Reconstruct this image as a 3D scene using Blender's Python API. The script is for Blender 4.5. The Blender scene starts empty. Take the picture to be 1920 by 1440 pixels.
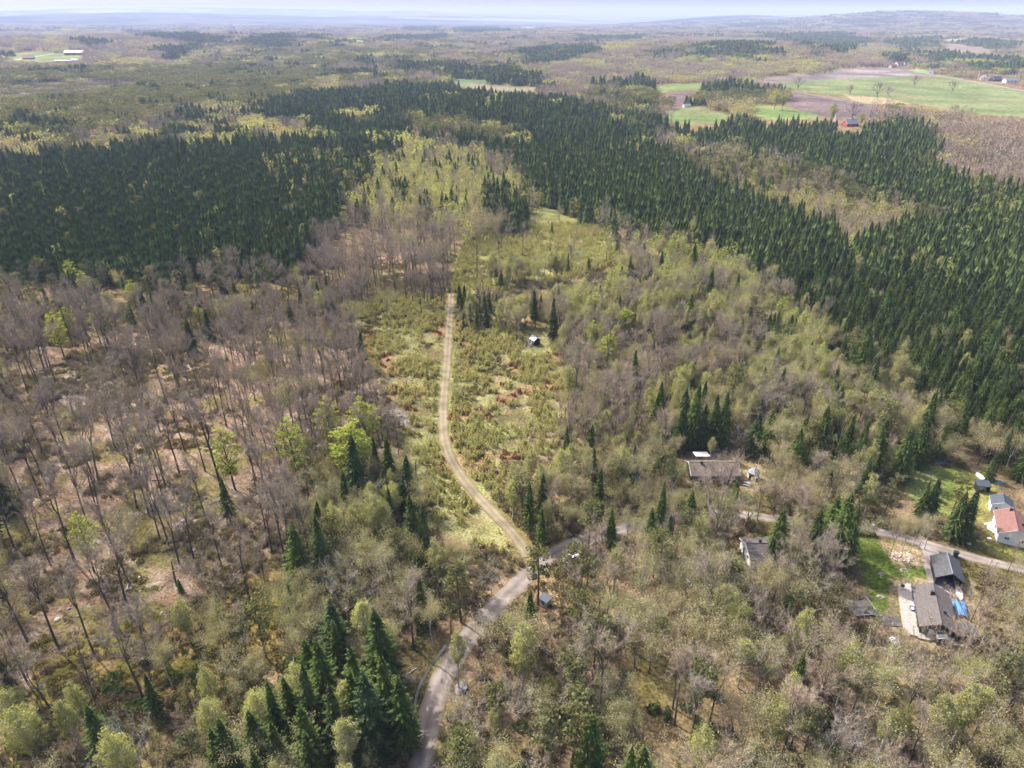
import bpy, math, random
import numpy as np

# ---------------------------------------------------------------- camera, sky, sun, exposure
scene = bpy.context.scene
COL = scene.collection
CAM_H = 110.0
PITCH = math.radians(27.4)
FPX = 1331.0                                    # focal length in pixels of the 1920 px wide photograph
cam_data = bpy.data.cameras.new("camera")
cam_data.sensor_width = 36.0
cam_data.lens = 36.0 * FPX / 1920.0
cam_data.clip_start = 0.5
cam_data.clip_end = 90000.0
cam = bpy.data.objects.new("camera", cam_data)
COL.objects.link(cam)
cam.location = (0, 0, CAM_H)
cam.rotation_euler = (math.pi / 2 - PITCH, 0, 0)
scene.camera = cam

SUN_EL = 46.0
SUN_AZ = -50.0                                  # degrees clockwise from +y (the view direction): ahead and to the left
world = bpy.data.worlds.new("World")
scene.world = world
world.use_nodes = True
wn = world.node_tree.nodes
wl = world.node_tree.links
for n in list(wn):
    wn.remove(n)
sky = wn.new("ShaderNodeTexSky")
sky.sky_type = 'NISHITA'
sky.sun_disc = False
sky.sun_elevation = math.radians(SUN_EL)
sky.sun_rotation = math.radians(SUN_AZ)
sky.altitude = 0
sky.air_density = 1.0
sky.dust_density = 5.0
sky.ozone_density = 1.0
bg = wn.new("ShaderNodeBackground")
bg.inputs['Strength'].default_value = 0.15
wo = wn.new("ShaderNodeOutputWorld")
wl.new(sky.outputs[0], bg.inputs[0])
wl.new(bg.outputs[0], wo.inputs[0])

sd = bpy.data.lights.new("sun", 'SUN')
sd.energy = 3.6
sd.angle = math.radians(0.5)
sd.color = (1.0, 0.955, 0.88)
sun = bpy.data.objects.new("sun", sd)
COL.objects.link(sun)
sun.location = (-200, 200, 300)
# light travels along local -z
sun.rotation_euler = (math.radians(90 - SUN_EL), 0, math.radians(-SUN_AZ + 180))

scene.view_settings.view_transform = 'Standard'
scene.view_settings.look = 'None'
scene.view_settings.gamma = 1.0
scene.view_settings.use_curve_mapping = False
scene.view_settings.exposure = EXPO = 1.33
scene.cycles.max_bounces = 6
scene.cycles.diffuse_bounces = 3
scene.cycles.glossy_bounces = 2
scene.cycles.transmission_bounces = 2
scene.cycles.volume_bounces = 0
scene.cycles.transparent_max_bounces = 4
scene.cycles.use_denoising = True

rng = np.random.default_rng(7)
R = random.Random(11)

# ---------------------------------------------------------------- terrain and surveying helpers
def gauss(x, y, az, dist, h, waz, wd):
    """a hill: azimuth (degrees right of the view), distance, height, angular and radial half-widths"""
    r = np.hypot(x, y) + 1e-6
    a = np.degrees(np.arctan2(x, y))
    return h * np.exp(-((a - az) / waz) ** 2 - ((r - dist) / wd) ** 2)

def _hash(ix, iy, seed):
    h = (ix.astype(np.int64) * 374761393 + iy.astype(np.int64) * 668265263 + seed * 1442695041) & 0xffffffff
    h = ((h ^ (h >> 13)) * 1274126177) & 0xffffffff
    h = h ^ (h >> 16)
    return (h & 0xffff) / 65535.0

def vnoise(x, y, scale, seed=0):
    x = np.asarray(x, float) / scale; y = np.asarray(y, float) / scale
    ix = np.floor(x); iy = np.floor(y)
    fx = x - ix; fy = y - iy
    fx = fx * fx * (3 - 2 * fx); fy = fy * fy * (3 - 2 * fy)
    a = _hash(ix, iy, seed); b = _hash(ix + 1, iy, seed); c = _hash(ix, iy + 1, seed); d = _hash(ix + 1, iy + 1, seed)
    return (a * (1 - fx) + b * fx) * (1 - fy) + (c * (1 - fx) + d * fx) * fy

def fbm(x, y, scale, seed=0, octv=3):
    s = 0; w = 0.5; t = 0
    for k in range(octv):
        s = s + w * vnoise(x, y, scale / 2 ** k, seed + 17 * k); t += w; w *= 0.5
    return s / t

def terrain(x, y):
    x = np.asarray(x, float); y = np.asarray(y, float)
    r = np.hypot(x, y)
    far1 = np.clip((r - 250) / 1200, 0, 1)
    far2 = np.clip((r - 2500) / 9000, 0, 1)
    z = 1.6 * (fbm(x, y, 90, 3) - 0.5) * np.clip((r - 60) / 200, 0.3, 1)
    z = z + far1 * 9 * (fbm(x, y, 420, 5) - 0.5)
    z = z + far2 * 75 * (fbm(x, y, 2600, 9) - 0.42) + np.clip((r - 1800) / 3000, 0, 1) * 34 * (fbm(x, y, 1500, 12) - 0.5)
    z = z + gauss(x, y, -2, 930, 9, 7, 170)
    z = z + gauss(x, y, -26, 3600, 26, 12, 700)
    z = z + gauss(x, y, -14, 3300, 16, 6, 600)
    z = z + gauss(x, y, 12, 2550, 26, 7, 500)
    z = z + gauss(x, y, 20, 2400, 22, 4, 420)
    z = z + gauss(x, y, -24, 12500, 130, 17, 1500)
    z = z + gauss(x, y, -6, 14000, 95, 10, 1500)
    z = z + gauss(x, y, -24, 20500, 185, 12, 2200)
    z = z + gauss(x, y, -8, 20500, 70, 10, 2200)
    z = z + 118*np.exp(-((r-21500)/2600)**2)
    z = z + gauss(x, y, 27, 9000, 135, 8.5, 1500)
    z = z + gauss(x, y, 16, 11000, 90, 6, 1500)
    z = z + gauss(x, y, 25, 20500, 60, 5, 2200)
    return z

cP, sP = math.cos(PITCH), math.sin(PITCH)
def project(x, y, z):
    dz = z - CAM_H
    f = y * cP - dz * sP
    u = y * sP + dz * cP
    f = np.maximum(f, 1e-3)
    return 960 + FPX * x / f, 720 - FPX * u / f

def spot(px, py, h=0.0):
    """the point of the terrain (plus h) that was surveyed at a photograph pixel"""
    u = (px - 960) / FPX; v = (720 - py) / FPX
    dx = u; dy = cP + v * sP; dz = -sP + v * cP
    ts = np.geomspace(60, 60000, 1500)
    g = CAM_H + dz * ts - terrain(dx * ts, dy * ts) - h
    k = np.argmax(g < 0)
    if not (g < 0).any():
        k = len(ts) - 1
    a, b = ts[max(k - 1, 0)], ts[k]
    for _ in range(24):
        m = 0.5 * (a + b)
        if CAM_H + dz * m - float(terrain(dx * m, dy * m)) - h < 0: b = m
        else: a = m
    m = 0.5 * (a + b)
    return dx * m, dy * m, float(terrain(dx * m, dy * m))

def tz(x, y):
    return float(terrain(x, y))

def inpoly(px, py, poly):
    px = np.asarray(px); py = np.asarray(py)
    res = np.zeros(px.shape, bool)
    n = len(poly)
    xs = [p[0] for p in poly]; ys = [p[1] for p in poly]
    box = (px >= min(xs)) & (px <= max(xs)) & (py >= min(ys)) & (py <= max(ys))
    if not box.any():
        return res
    qx = px[box]; qy = py[box]; r = np.zeros(qx.shape, bool)
    for i in range(n):
        x1, y1 = poly[i]; x2, y2 = poly[(i + 1) % n]
        if y1 == y2: continue
        c = ((y1 > qy) != (y2 > qy)) & (qx < (x2 - x1) * (qy - y1) / (y2 - y1) + x1)
        r ^= c
    res[box] = r
    return res

# ---------------------------------------------------------------- object helpers
def tag(o, label=None, cat=None, group=None, kind=None):
    if label: o['label'] = label
    if cat: o['category'] = cat
    if group: o['group'] = group
    if kind: o['kind'] = kind
    return o

def mesh_from(name, verts, faces, mats=(), fmat=None, smooth=False):
    me = bpy.data.meshes.new(name)
    me.from_pydata([tuple(v) for v in verts], [], faces)
    for m in mats: me.materials.append(m)
    if fmat is not None: me.polygons.foreach_set('material_index', np.asarray(fmat, np.int32))
    if smooth: me.polygons.foreach_set('use_smooth', np.ones(len(faces), bool))
    me.update()
    return me

def link(name, me, parent=None, loc=None, rotz=None):
    o = bpy.data.objects.new(name, me)
    COL.objects.link(o)
    if parent is not None: o.parent = parent
    if loc is not None: o.location = loc
    if rotz is not None: o.rotation_euler = (0, 0, rotz)
    return o

class MB:
    """collects simple solids; build() links them as one mesh object"""
    def __init__(s):
        s.v = []; s.f = []; s.m = []
    def add(s, vs, fs, mi=0):
        b = len(s.v); s.v += [tuple(v) for v in vs]; s.f += [tuple(b + i for i in f) for f in fs]; s.m += [mi] * len(fs)
    def box(s, x0, x1, y0, y1, z0, z1, mi=0):
        s.add([(x0,y0,z0),(x1,y0,z0),(x1,y1,z0),(x0,y1,z0),(x0,y0,z1),(x1,y0,z1),(x1,y1,z1),(x0,y1,z1)],
              [(0,3,2,1),(4,5,6,7),(0,1,5,4),(1,2,6,5),(2,3,7,6),(3,0,4,7)], mi)
    def prism(s, poly, z0, z1, mi=0):
        n = len(poly)
        s.add([(p[0],p[1],z0) for p in poly] + [(p[0],p[1],z1) for p in poly],
              [tuple(range(n))[::-1], tuple(range(n, 2*n))] + [(i,(i+1)%n,n+(i+1)%n,n+i) for i in range(n)], mi)
    def tube(s, pts, rads, n=6, mi=0, cap=True):
        pts = [np.array(p, float) for p in pts]
        b = len(s.v)
        for i, p in enumerate(pts):
            t = pts[min(i+1, len(pts)-1)] - pts[max(i-1, 0)]
            t = t / (np.linalg.norm(t) + 1e-9)
            a = np.cross(t, (0,0,1.)) if abs(t[2]) < .95 else np.cross(t, (1.,0,0))
            a /= np.linalg.norm(a); c = np.cross(t, a)
            for k in range(n):
                w = 2*math.pi*k/n
                s.v.append(tuple(p + rads[i]*(math.cos(w)*a + math.sin(w)*c)))
        for i in range(len(pts)-1):
            for k in range(n):
                k2 = (k+1) % n
                s.f.append((b+i*n+k, b+i*n+k2, b+(i+1)*n+k2, b+(i+1)*n+k)); s.m.append(mi)
        if cap and n > 2:
            s.f.append(tuple(b+(len(pts)-1)*n+k for k in range(n))); s.m.append(mi)
    def tri(s, a, b_, c, mi=0):
        s.add([a, b_, c], [(0,1,2)], mi)
    def leaf(s, p, size, r, flat=0.0, mi=0):
        """a leaf-sized triangle of random orientation"""
        p = np.array(p, float)
        a = r.normal(size=3); a[2] *= (1-flat); a /= np.linalg.norm(a)+1e-9
        c = r.normal(size=3); c[2] *= (1-flat); c -= a*np.dot(a,c); c /= np.linalg.norm(c)+1e-9
        s.tri(p - a*size*.5 - c*size*.3, p + a*size*.5 - c*size*.3, p + c*size*.6, mi)
    def mesh(s, name, mats, smooth=False):
        return mesh_from(name, s.v, s.f, mats, s.m, smooth)
    def build(s, name, mats, parent=None, smooth=False, loc=None, rotz=None):
        if not isinstance(mats, (list, tuple)): mats = [mats]
        return link(name, s.mesh(name, mats, smooth), parent, loc, rotz)

# ---------------------------------------------------------------- materials
def new_mat(name):
    m = bpy.data.materials.new(name); m.use_nodes = True
    nt = m.node_tree
    for n in list(nt.nodes): nt.nodes.remove(n)
    out = nt.nodes.new('ShaderNodeOutputMaterial')
    return m, nt, out

def ramp(nt, cols):
    cr = nt.nodes.new('ShaderNodeValToRGB')
    el = cr.color_ramp.elements
    el[0].position = 0; el[0].color = (*cols[0], 1)
    el[1].position = 1; el[1].color = (*cols[-1], 1)
    for i in range(1, len(cols)-1):
        e = el.new(i/(len(cols)-1)); e.color = (*cols[i], 1)
    return cr

def foliage(name, cols, transl=0.3, tcol=1.5, vary=0.35):
    """leaf material: colour differs per tree and per leaf clump"""
    m, nt, out = new_mat(name)
    N, L = nt.nodes, nt.links
    oi = N.new('ShaderNodeObjectInfo'); cr = ramp(nt, cols); L.new(oi.outputs['Random'], cr.inputs[0])
    ge = N.new('ShaderNodeNewGeometry')
    mr = N.new('ShaderNodeMapRange'); mr.inputs['To Min'].default_value = 1-vary; mr.inputs['To Max'].default_value = 1+vary
    L.new(ge.outputs['Random Per Island'], mr.inputs['Value'])
    mx = N.new('ShaderNodeVectorMath'); mx.operation = 'SCALE'
    L.new(cr.outputs[0], mx.inputs[0]); L.new(mr.outputs[0], mx.inputs['Scale'])
    df = N.new('ShaderNodeBsdfDiffuse'); L.new(mx.outputs[0], df.inputs[0])
    if transl > 0:
        tr = N.new('ShaderNodeBsdfTranslucent')
        m2 = N.new('ShaderNodeVectorMath'); m2.operation = 'MULTIPLY'; m2.inputs[1].default_value = (tcol*1.02, tcol*.97, tcol*.5)
        L.new(mx.outputs[0], m2.inputs[0]); L.new(m2.outputs[0], tr.inputs[0])
        ms = N.new('ShaderNodeMixShader'); ms.inputs[0].default_value = transl
        L.new(df.outputs[0], ms.inputs[1]); L.new(tr.outputs[0], ms.inputs[2]); L.new(ms.outputs[0], out.inputs[0])
    else:
        L.new(df.outputs[0], out.inputs[0])
    return m

def solid(name, c1, c2=None, scale=6.0, rough=0.85, bump=0.0, detail=4, metallic=0.0, stretch=(1,1,1), rand=False, spec=0.3):
    """procedural surface: two tones mixed by noise in object space"""
    c2 = c2 or tuple(x*0.7 for x in c1)
    m, nt, out = new_mat(name)
    N, L = nt.nodes, nt.links
    tc = N.new('ShaderNodeTexCoord'); mp = N.new('ShaderNodeMapping'); mp.inputs['Scale'].default_value = stretch
    L.new(tc.outputs['Object'], mp.inputs[0])
    nz = N.new('ShaderNodeTexNoise'); nz.inputs['Scale'].default_value = scale; nz.inputs['Detail'].default_value = detail
    L.new(mp.outputs[0], nz.inputs['Vector'])
    cr = ramp(nt, [c2, c1]); cr.color_ramp.elements[0].position = .35; cr.color_ramp.elements[1].position = .65
    L.new(nz.outputs[0], cr.inputs[0])
    b = N.new('ShaderNodeBsdfPrincipled'); b.inputs['Roughness'].default_value = rough; b.inputs['Metallic'].default_value = metallic
    b.inputs['Specular IOR Level'].default_value = spec
    src = cr.outputs[0]
    if rand:
        oi = N.new('ShaderNodeObjectInfo'); mr = N.new('ShaderNodeMapRange'); mr.inputs['To Min'].default_value = .7; mr.inputs['To Max'].default_value = 1.25
        L.new(oi.outputs['Random'], mr.inputs[0])
        mx = N.new('ShaderNodeVectorMath'); mx.operation = 'SCALE'; L.new(src, mx.inputs[0]); L.new(mr.outputs[0], mx.inputs['Scale']); src = mx.outputs[0]
    L.new(src, b.inputs['Base Color'])
    if bump > 0:
        bp = N.new('ShaderNodeBump'); bp.inputs['Strength'].default_value = bump; bp.inputs['Distance'].default_value = .1
        L.new(nz.outputs[0], bp.inputs['Height']); L.new(bp.outputs[0], b.inputs['Normal'])
    L.new(b.outputs[0], out.inputs[0])
    return m

M = {}
M['spruce'] = foliage('spruce_needles', [(.075,.112,.034),(.098,.138,.038),(.112,.146,.042),(.078,.116,.050),(.088,.112,.036)], .35, 1.4, .42)
M['pine'] = foliage('pine_needles', [(.105,.115,.045),(.12,.125,.048),(.135,.138,.065),(.115,.12,.062)], .3, 1.4, .35)
M['birch'] = foliage('birch_leaves', [(.27,.275,.12),(.31,.32,.125),(.275,.26,.13),(.335,.345,.13),(.26,.265,.12)], .45, 1.3, .22)
M['pale'] = foliage('budding_leaves', [(.29,.265,.145),(.27,.255,.13),(.31,.26,.16),(.31,.285,.145),(.25,.24,.125),(.28,.27,.135)], .4, 1.25, .25)
M['leafing'] = foliage('fresh_leaves', [(.25,.29,.07),(.30,.34,.075),(.28,.29,.085)], .45, 1.3, .35)
M['twig'] = foliage('bare_twigs', [(.285,.232,.180),(.315,.25,.19),(.26,.218,.18),(.33,.25,.18)], 0, 1, .3)
M['palewood'] = foliage('pale_twigs', [(.31,.285,.245),(.34,.31,.27),(.28,.255,.225)], 0, 1, .3)
M['sapling'] = foliage('sapling_leaves', [(.33,.31,.13),(.36,.35,.14),(.32,.28,.14),(.36,.36,.14)], .4, 1.3, .3)
M['rust'] = foliage('brown_beech_leaves', [(.16,.060,.035),(.20,.085,.045),(.13,.060,.040)], .25, 1.3, .35)
M['heather'] = foliage('heather', [(.125,.115,.042),(.16,.13,.05),(.11,.08,.048),(.19,.175,.065),(.15,.095,.06)], .3, 1.3, .4)
M['juniper'] = foliage('juniper_needles', [(.075,.11,.038),(.10,.135,.045)], .3, 1.3, .3)
M['brush'] = foliage('brown_brushwood', [(.20,.165,.115),(.24,.19,.135),(.18,.165,.09),(.22,.20,.11),(.17,.12,.085)], .15, 1.2, .3)
M['bark'] = solid('grey_bark', (.11,.092,.080), (.05,.042,.038), 3, .95, .3, rand=True, stretch=(1,1,.3))
M['spruce_bark'] = solid('spruce_bark', (.075,.058,.046), (.04,.03,.025), 4, .95, .3)
M['pine_bark'] = solid('pine_bark', (.20,.085,.045), (.07,.045,.035), 2, .95, .3, stretch=(1,1,.3))
M['birch_bark'] = solid('white_birch_bark', (.62,.58,.54), (.10,.085,.08), 3.2, .8, .1, stretch=(.6,.6,2.2))
M['rock'] = solid('granite', (.31,.285,.27), (.15,.135,.13), 2.5, .9, .5, rand=True)
M['deadwood'] = solid('weathered_wood', (.50,.44,.38), (.25,.20,.17), 5, .9, .2, stretch=(.3,4,4))
M['white'] = solid('white_paint', (.80,.79,.76), (.70,.69,.66), 2, .55)
M['whitewall'] = solid('white_render', (.74,.74,.74), (.62,.63,.64), 1.2, .8, .05)
M['blackwall'] = solid('black_timber', (.020,.020,.022), (.012,.012,.013), 4, .8, .2, stretch=(6,6,.4))
M['greenblack'] = solid('dark_green_timber', (.016,.026,.022), (.010,.016,.014), 4, .8, .2, stretch=(6,6,.4))
M['tile_brown'] = solid('weathered_brown_tiles', (.115,.099,.094), (.072,.062,.059), 3.2, .8, .3, detail=8)
M['tile_black'] = solid('black_tiles', (.070,.073,.080), (.034,.036,.040), 2.4, .55, .3, detail=8)
M['tile_red'] = solid('faded_red_tiles', (.185,.092,.078), (.13,.066,.058), 2.0, .8, .3, detail=8)
M['tile_tan'] = solid('moss_stained_tiles', (.175,.137,.112), (.11,.088,.074), 1.6, .85, .3, detail=8)
M['tile_orange'] = solid('orange_tiles', (.42,.16,.10), (.32,.12,.08), 3, .8)
M['metal_grey'] = solid('grey_sheet_roof', (.20,.225,.26), (.15,.17,.195), 3, .5, .0, metallic=.2)
M['slate'] = solid('dark_slate_sheet', (.055,.068,.086), (.04,.05,.063), 3, .55)
M['deck'] = solid('weathered_deck_boards', (.37,.335,.305), (.24,.215,.195), 2.4, .9, .2, detail=8)
M['greyboard'] = solid('grey_boards', (.12,.115,.115), (.07,.065,.065), 3, .9, .2, detail=6)
M['wood'] = solid('fresh_timber', (.52,.37,.22), (.38,.26,.15), 5, .8, .1)
M['splitwood'] = solid('split_logs', (.66,.54,.42), (.40,.30,.22), 9, .9, .1, rand=True)
M['black'] = solid('black_metal', (.018,.018,.02), (.012,.012,.013), 5, .45)
M['glass'] = solid('dark_glass', (.03,.035,.045), (.02,.025,.03), 2, .08, spec=.8)
M['blue'] = solid('blue_tarp', (.06,.26,.62), (.05,.20,.50), 3, .5, .3)
M['tealtarp'] = solid('faded_teal_tarp', (.10,.22,.28), (.06,.14,.19), 3, .6, .3)
M['red'] = solid('falu_red_boards', (.33,.045,.045), (.26,.035,.035), 3, .85, .1)
M['redpaint'] = solid('red_plastic', (.45,.06,.03), (.4,.05,.03), 3, .5)
M['greenpaint'] = solid('green_plastic', (.05,.22,.07), (.04,.17,.05), 3, .5)
M['bluepaint'] = solid('blue_plastic', (.03,.10,.35), (.03,.08,.3), 3, .5)
M['grey'] = solid('grey_paint', (.32,.33,.36), (.25,.26,.29), 2, .7)
M['water'] = solid('ditch_water', (.035,.045,.06), (.02,.028,.035), 1, .12, spec=.6)
M['cloth'] = solid('pale_cushions', (.62,.63,.66), (.5,.5,.54), 4, .9)
M['concrete'] = solid('concrete_slabs', (.26,.25,.25), (.19,.18,.18), 2, .9, .1)

# ---------------------------------------------------------------- tree models (trunk mesh + crown mesh each)
def spruce_model(seed, H=18.0, rmax=3.5, low=0.12):
    r = np.random.default_rng(seed)
    t = MB(); t.tube([(0,0,0),(.03,.02,H*.4),(0,0,H*.97)], [.24,.16,.02], 5)
    c = MB()
    z = H*low
    while z < H*.985:
        q = z/H
        L = rmax*(1-q)**.80*(1.0 if q > .3 else .72+.28*q/.3)
        nb = 7 if q < .72 else 5
        a0 = r.uniform(0, 6.28)
        for k in range(nb):
            a = a0 + 6.283*k/nb + r.normal()*.22
            l = L*r.uniform(.58, 1.22) + .18
            d = np.array((math.cos(a), math.sin(a), 0)); s = np.array((-d[1], d[0], 0))
            rise = .55*q - .22
            p0 = np.array((0,0,z + r.normal()*.15))
            tip = p0 + d*l + np.array((0,0,l*(rise-.08)))
            mid = p0 + d*l*.6 + np.array((0,0,l*(rise*.6-.10)))
            P = lambda u: (p0*(1-u)**2 + 2*mid*u*(1-u) + tip*u*u)
            w = .30*l**.55
            c.tri(P(.0)-s*.05, P(.0)+s*.05, tip)
            n = 5 if l > 1.2 else 3
            for j in range(n):
                u = (j+.8)/(n+.3); b = P(u)
                g = w*(1.15-.75*u)*r.uniform(.7,1.35)
                for v in (1,-1):
                    e = b + s*v*g*1.25 + d*g*.75 - np.array((0,0,g*r.uniform(.05,.55)))
                    c.tri(b - d*.16*l/n*1.6, b + d*.20*l/n*1.6, e)
            c.tri(P(.72)-s*w*.35, P(.72)+s*w*.35, tip + d*.12*l)
        z += .74 if q < .6 else .56
    c.tube([(0,0,H*.88),(0,0,H*1.015)], [.12,.02], 3)
    # inner skirts of hanging twigs close the gaps between the boughs
    rings = 15
    for i in range(rings):
        q0 = low + (.97-low)*i/rings; q1 = min(q0 + 1.7/rings, 1.0)
        a0 = r.uniform(0, 6.28); b = len(c.v); ns = 9
        c.v.append((0, 0, H*q1))
        for k in range(ns*2):
            a = a0 + 3.1416*k/ns
            rr = rmax*(1-q0)**.80*(.92*r.uniform(.75,1.2) if k % 2 else .34) + .05
            c.v.append((math.cos(a)*rr, math.sin(a)*rr, H*q0 - (.35 if k % 2 else -.25)))
        for k in range(ns*2):
            c.f.append((b, b+1+k, b+1+(k+1)%(ns*2))); c.m.append(0)
    return t, c, 'spruce_bark', 'spruce'

def pine_model(seed, H=15.0, base=.5, spread=2.6):
    r = np.random.default_rng(seed)
    lean = r.normal(size=2)*.25
    t = MB(); pts = [(0,0,0),(lean[0]*.4,lean[1]*.4,H*.5),(lean[0],lean[1],H*.93)]
    t.tube(pts, [.22,.15,.05], 6)
    c = MB()
    nb = 20
    for k in range(nb):
        q = base + (1-base)*(k+.5)/nb
        a = r.uniform(0, 6.28)
        env = spread*(1-((q-base-.18*(1-base))/(1-base))**2*.85)**.5 if q > base else spread
        l = env*r.uniform(.55, 1.05)
        p0 = np.array((lean[0]*q, lean[1]*q, H*q*.95))
        p2 = p0 + np.array((math.cos(a)*l, math.sin(a)*l, l*r.uniform(.05,.45)))
        t.tube([p0, p2], [.05,.015], 3, cap=False)
        for u in (.62, 1.0):
            cc = p0 + (p2-p0)*u
            R1 = r.uniform(.55,.95)
            for j in range(26):
                o = r.normal(size=3); o /= np.linalg.norm(o); o *= r.uniform(.5,1)**.5*R1; o[2] = o[2]*.55 + .15
                c.leaf(cc+o, r.uniform(.28,.5), r, .3)
    top = np.array((lean[0], lean[1], H*.95))
    for j in range(60):
        o = r.normal(size=3)*(.6,.6,.35); c.leaf(top+o, .42, r)
    return t, c, 'pine_bark', 'pine'

def branches(t, c, r, p, d, l, rad, lvl, maxlvl, ends, up=.25, split=(3,4), spread=.55, sides=(5,4,3,3)):
    """recursive limbs; records the end segments"""
    p = np.array(p, float); d = d/np.linalg.norm(d)
    n = 3
    pts = [p]; rads = [rad]
    q = p.copy(); dd = d.copy()
    for k in range(n):
        dd = dd + r.normal(size=3)*.12 + np.array((0,0,up*.25)); dd /= np.linalg.norm(dd)
        q = q + dd*l/n; pts.append(q.copy()); rads.append(rad*(1-.65*(k+1)/n))
    t.tube(pts, rads, sides[min(lvl, 3)], cap=False)
    if lvl >= maxlvl:
        ends.append((pts, dd)); return
    k = r.integers(split[0], split[1]+1)
    for j in range(k):
        u = r.uniform(.35, 1.0) if j else 1.0
        i = min(int(u*n), n-1); f = u*n-i
        b = pts[i]*(1-f) + pts[i+1]*f
        o = r.normal(size=3); o -= dd*np.dot(o, dd); o /= np.linalg.norm(o)
        nd = dd*(1-spread*.45) + o*spread*r.uniform(.6,1.2) + np.array((0,0,up))
        branches(t, c, r, b, nd, l*r.uniform(.55,.78), rads[i]*.6, lvl+1, maxlvl, ends, up, split, spread, sides)

def twigs(c, r, ends, n, tl, w, droop=0.0, up=.3):
    for (pts, dd) in ends:
        for j in range(n):
            i = r.integers(0, len(pts)-1); f = r.uniform()
            b = pts[i]*(1-f) + pts[i+1]*f
            d = dd*.6 + r.normal(size=3)*.55 + np.array((0,0,up)); d /= np.linalg.norm(d)
            l = tl*r.uniform(.5, 1.2)
            e = b + d*l + np.array((0,0,-droop*l))
            s = np.cross(d, r.normal(size=3)); s /= np.linalg.norm(s)
            c.tri(b - s*w*.5, b + s*w*.5, e)

def bare_model(seed, H=22.0, clear=.45, spread=.5, n=44, wood='twig', bark='bark', tl=1.2, w=.036, fork=5, rad=.21):
    r = np.random.default_rng(seed)
    t = MB(); c = MB(); ends = []
    lean = r.normal(size=2)*H*.018
    hc = H*clear
    t.tube([(0,0,-.2),(lean[0]*.3,lean[1]*.3,hc*.5),(lean[0],lean[1],hc)], [rad*1.25,rad*.9,rad*.75], 6, cap=False)
    p = np.array((lean[0], lean[1], hc))
    for k in range(fork):
        a = 6.283*k/fork + r.uniform(-.4,.4)
        sp = spread*r.uniform(.35,1.1) if k else .08
        branches(t, c, r, p + (0,0,0), np.array((math.cos(a)*sp, math.sin(a)*sp, 1.0)), (H-hc)*r.uniform(.48,.6), rad*.5, 0, 2, ends, .22, (3,4), .50)
    for k in range(3):       # side limbs on the bole
        a = r.uniform(0,6.28); z = H*r.uniform(clear*.65, clear)
        branches(t, c, r, (lean[0]*z/hc*.8, lean[1]*z/hc*.8, z), np.array((math.cos(a), math.sin(a), .6)), H*.11, rad*.25, 1, 2, ends, .15, (2,3), .6)
    twigs(c, r, ends, n, tl, w)
    return t, c, bark, wood

def leafy_model(seed, H=13.0, crown=(2.3,2.3,4.6), cz=.62, leaves=5200, ls=.20, bark='birch_bark', leaf='birch', droop=.5, layered=False, n=3, wispy=.0, rad=.13):
    """birch and budding broadleaf trees: limbs inside a cloud of separate leaf clumps"""
    r = np.random.default_rng(seed)
    t = MB(); c = MB()
    lean = r.normal(size=2)*H*.02
    t.tube([(0,0,-.2),(lean[0]*.5,lean[1]*.5,H*.5),(lean[0],lean[1],H*.9)], [rad*1.2,rad*.75,.03], 6)
    ctr = np.array((lean[0]*.7, lean[1]*.7, H*cz))
    K = 58
    clumps = []
    for k in range(K):
        a = k*2.39996 + r.uniform(-.3,.3); q = (k+.5)/K
        zz = 1-2*q; rr = math.sqrt(max(0,1-zz*zz))
        s = r.uniform(.55,1.0)
        o = np.array((math.cos(a)*rr*crown[0], math.sin(a)*rr*crown[1], zz*crown[2]))*s
        if o[2] < 0: o[:2] *= 1.0 - .15*abs(zz)
        else: o[:2] *= 1.0 - .25*zz
        e = ctr + o
        b = np.array((lean[0], lean[1], 1.0))*0
        hz = min(max(e[2] - np.hypot(o[0], o[1])*1.1 - .4, H*.25), H*.86)
        b = np.array((lean[0]*hz/H, lean[1]*hz/H, hz))
        t.tube([b, (b+e)/2 + (0,0,.25), e], [rad*.33,rad*.2,.012], 3, cap=False)
        clumps.append((b, e))
    per = leaves//K
    for (b, e) in clumps:
        R1 = r.uniform(.5,1.05)*crown[0]*.30
        m = int(per*r.uniform(.5,1.5))
        for j in range(m):
            if r.uniform() < .3:
                u = r.uniform(.45,1); base = b + (e-b)*u; o = r.normal(size=3)*R1*.45
            else:
                base = e; o = r.normal(size=3); o /= np.linalg.norm(o)+1e-9; o *= R1*r.uniform(.2,1)**.5
            if layered: o[2] *= .28
            else: o[2] = o[2]*(1+droop) - droop*abs(o[2])*.4
            c.leaf(base + o, ls*r.uniform(.6,1.3), r, .5 if layered else 0.0)
        for j in range(n):
            d = (e-b); d = d/np.linalg.norm(d) + r.normal(size=3)*.5; s = r.normal(size=3)*.02
            t.tri(e-d*.5-s, e-d*.5+s, e+d*r.uniform(.5,1.1))
    return t, c, bark, leaf

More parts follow.
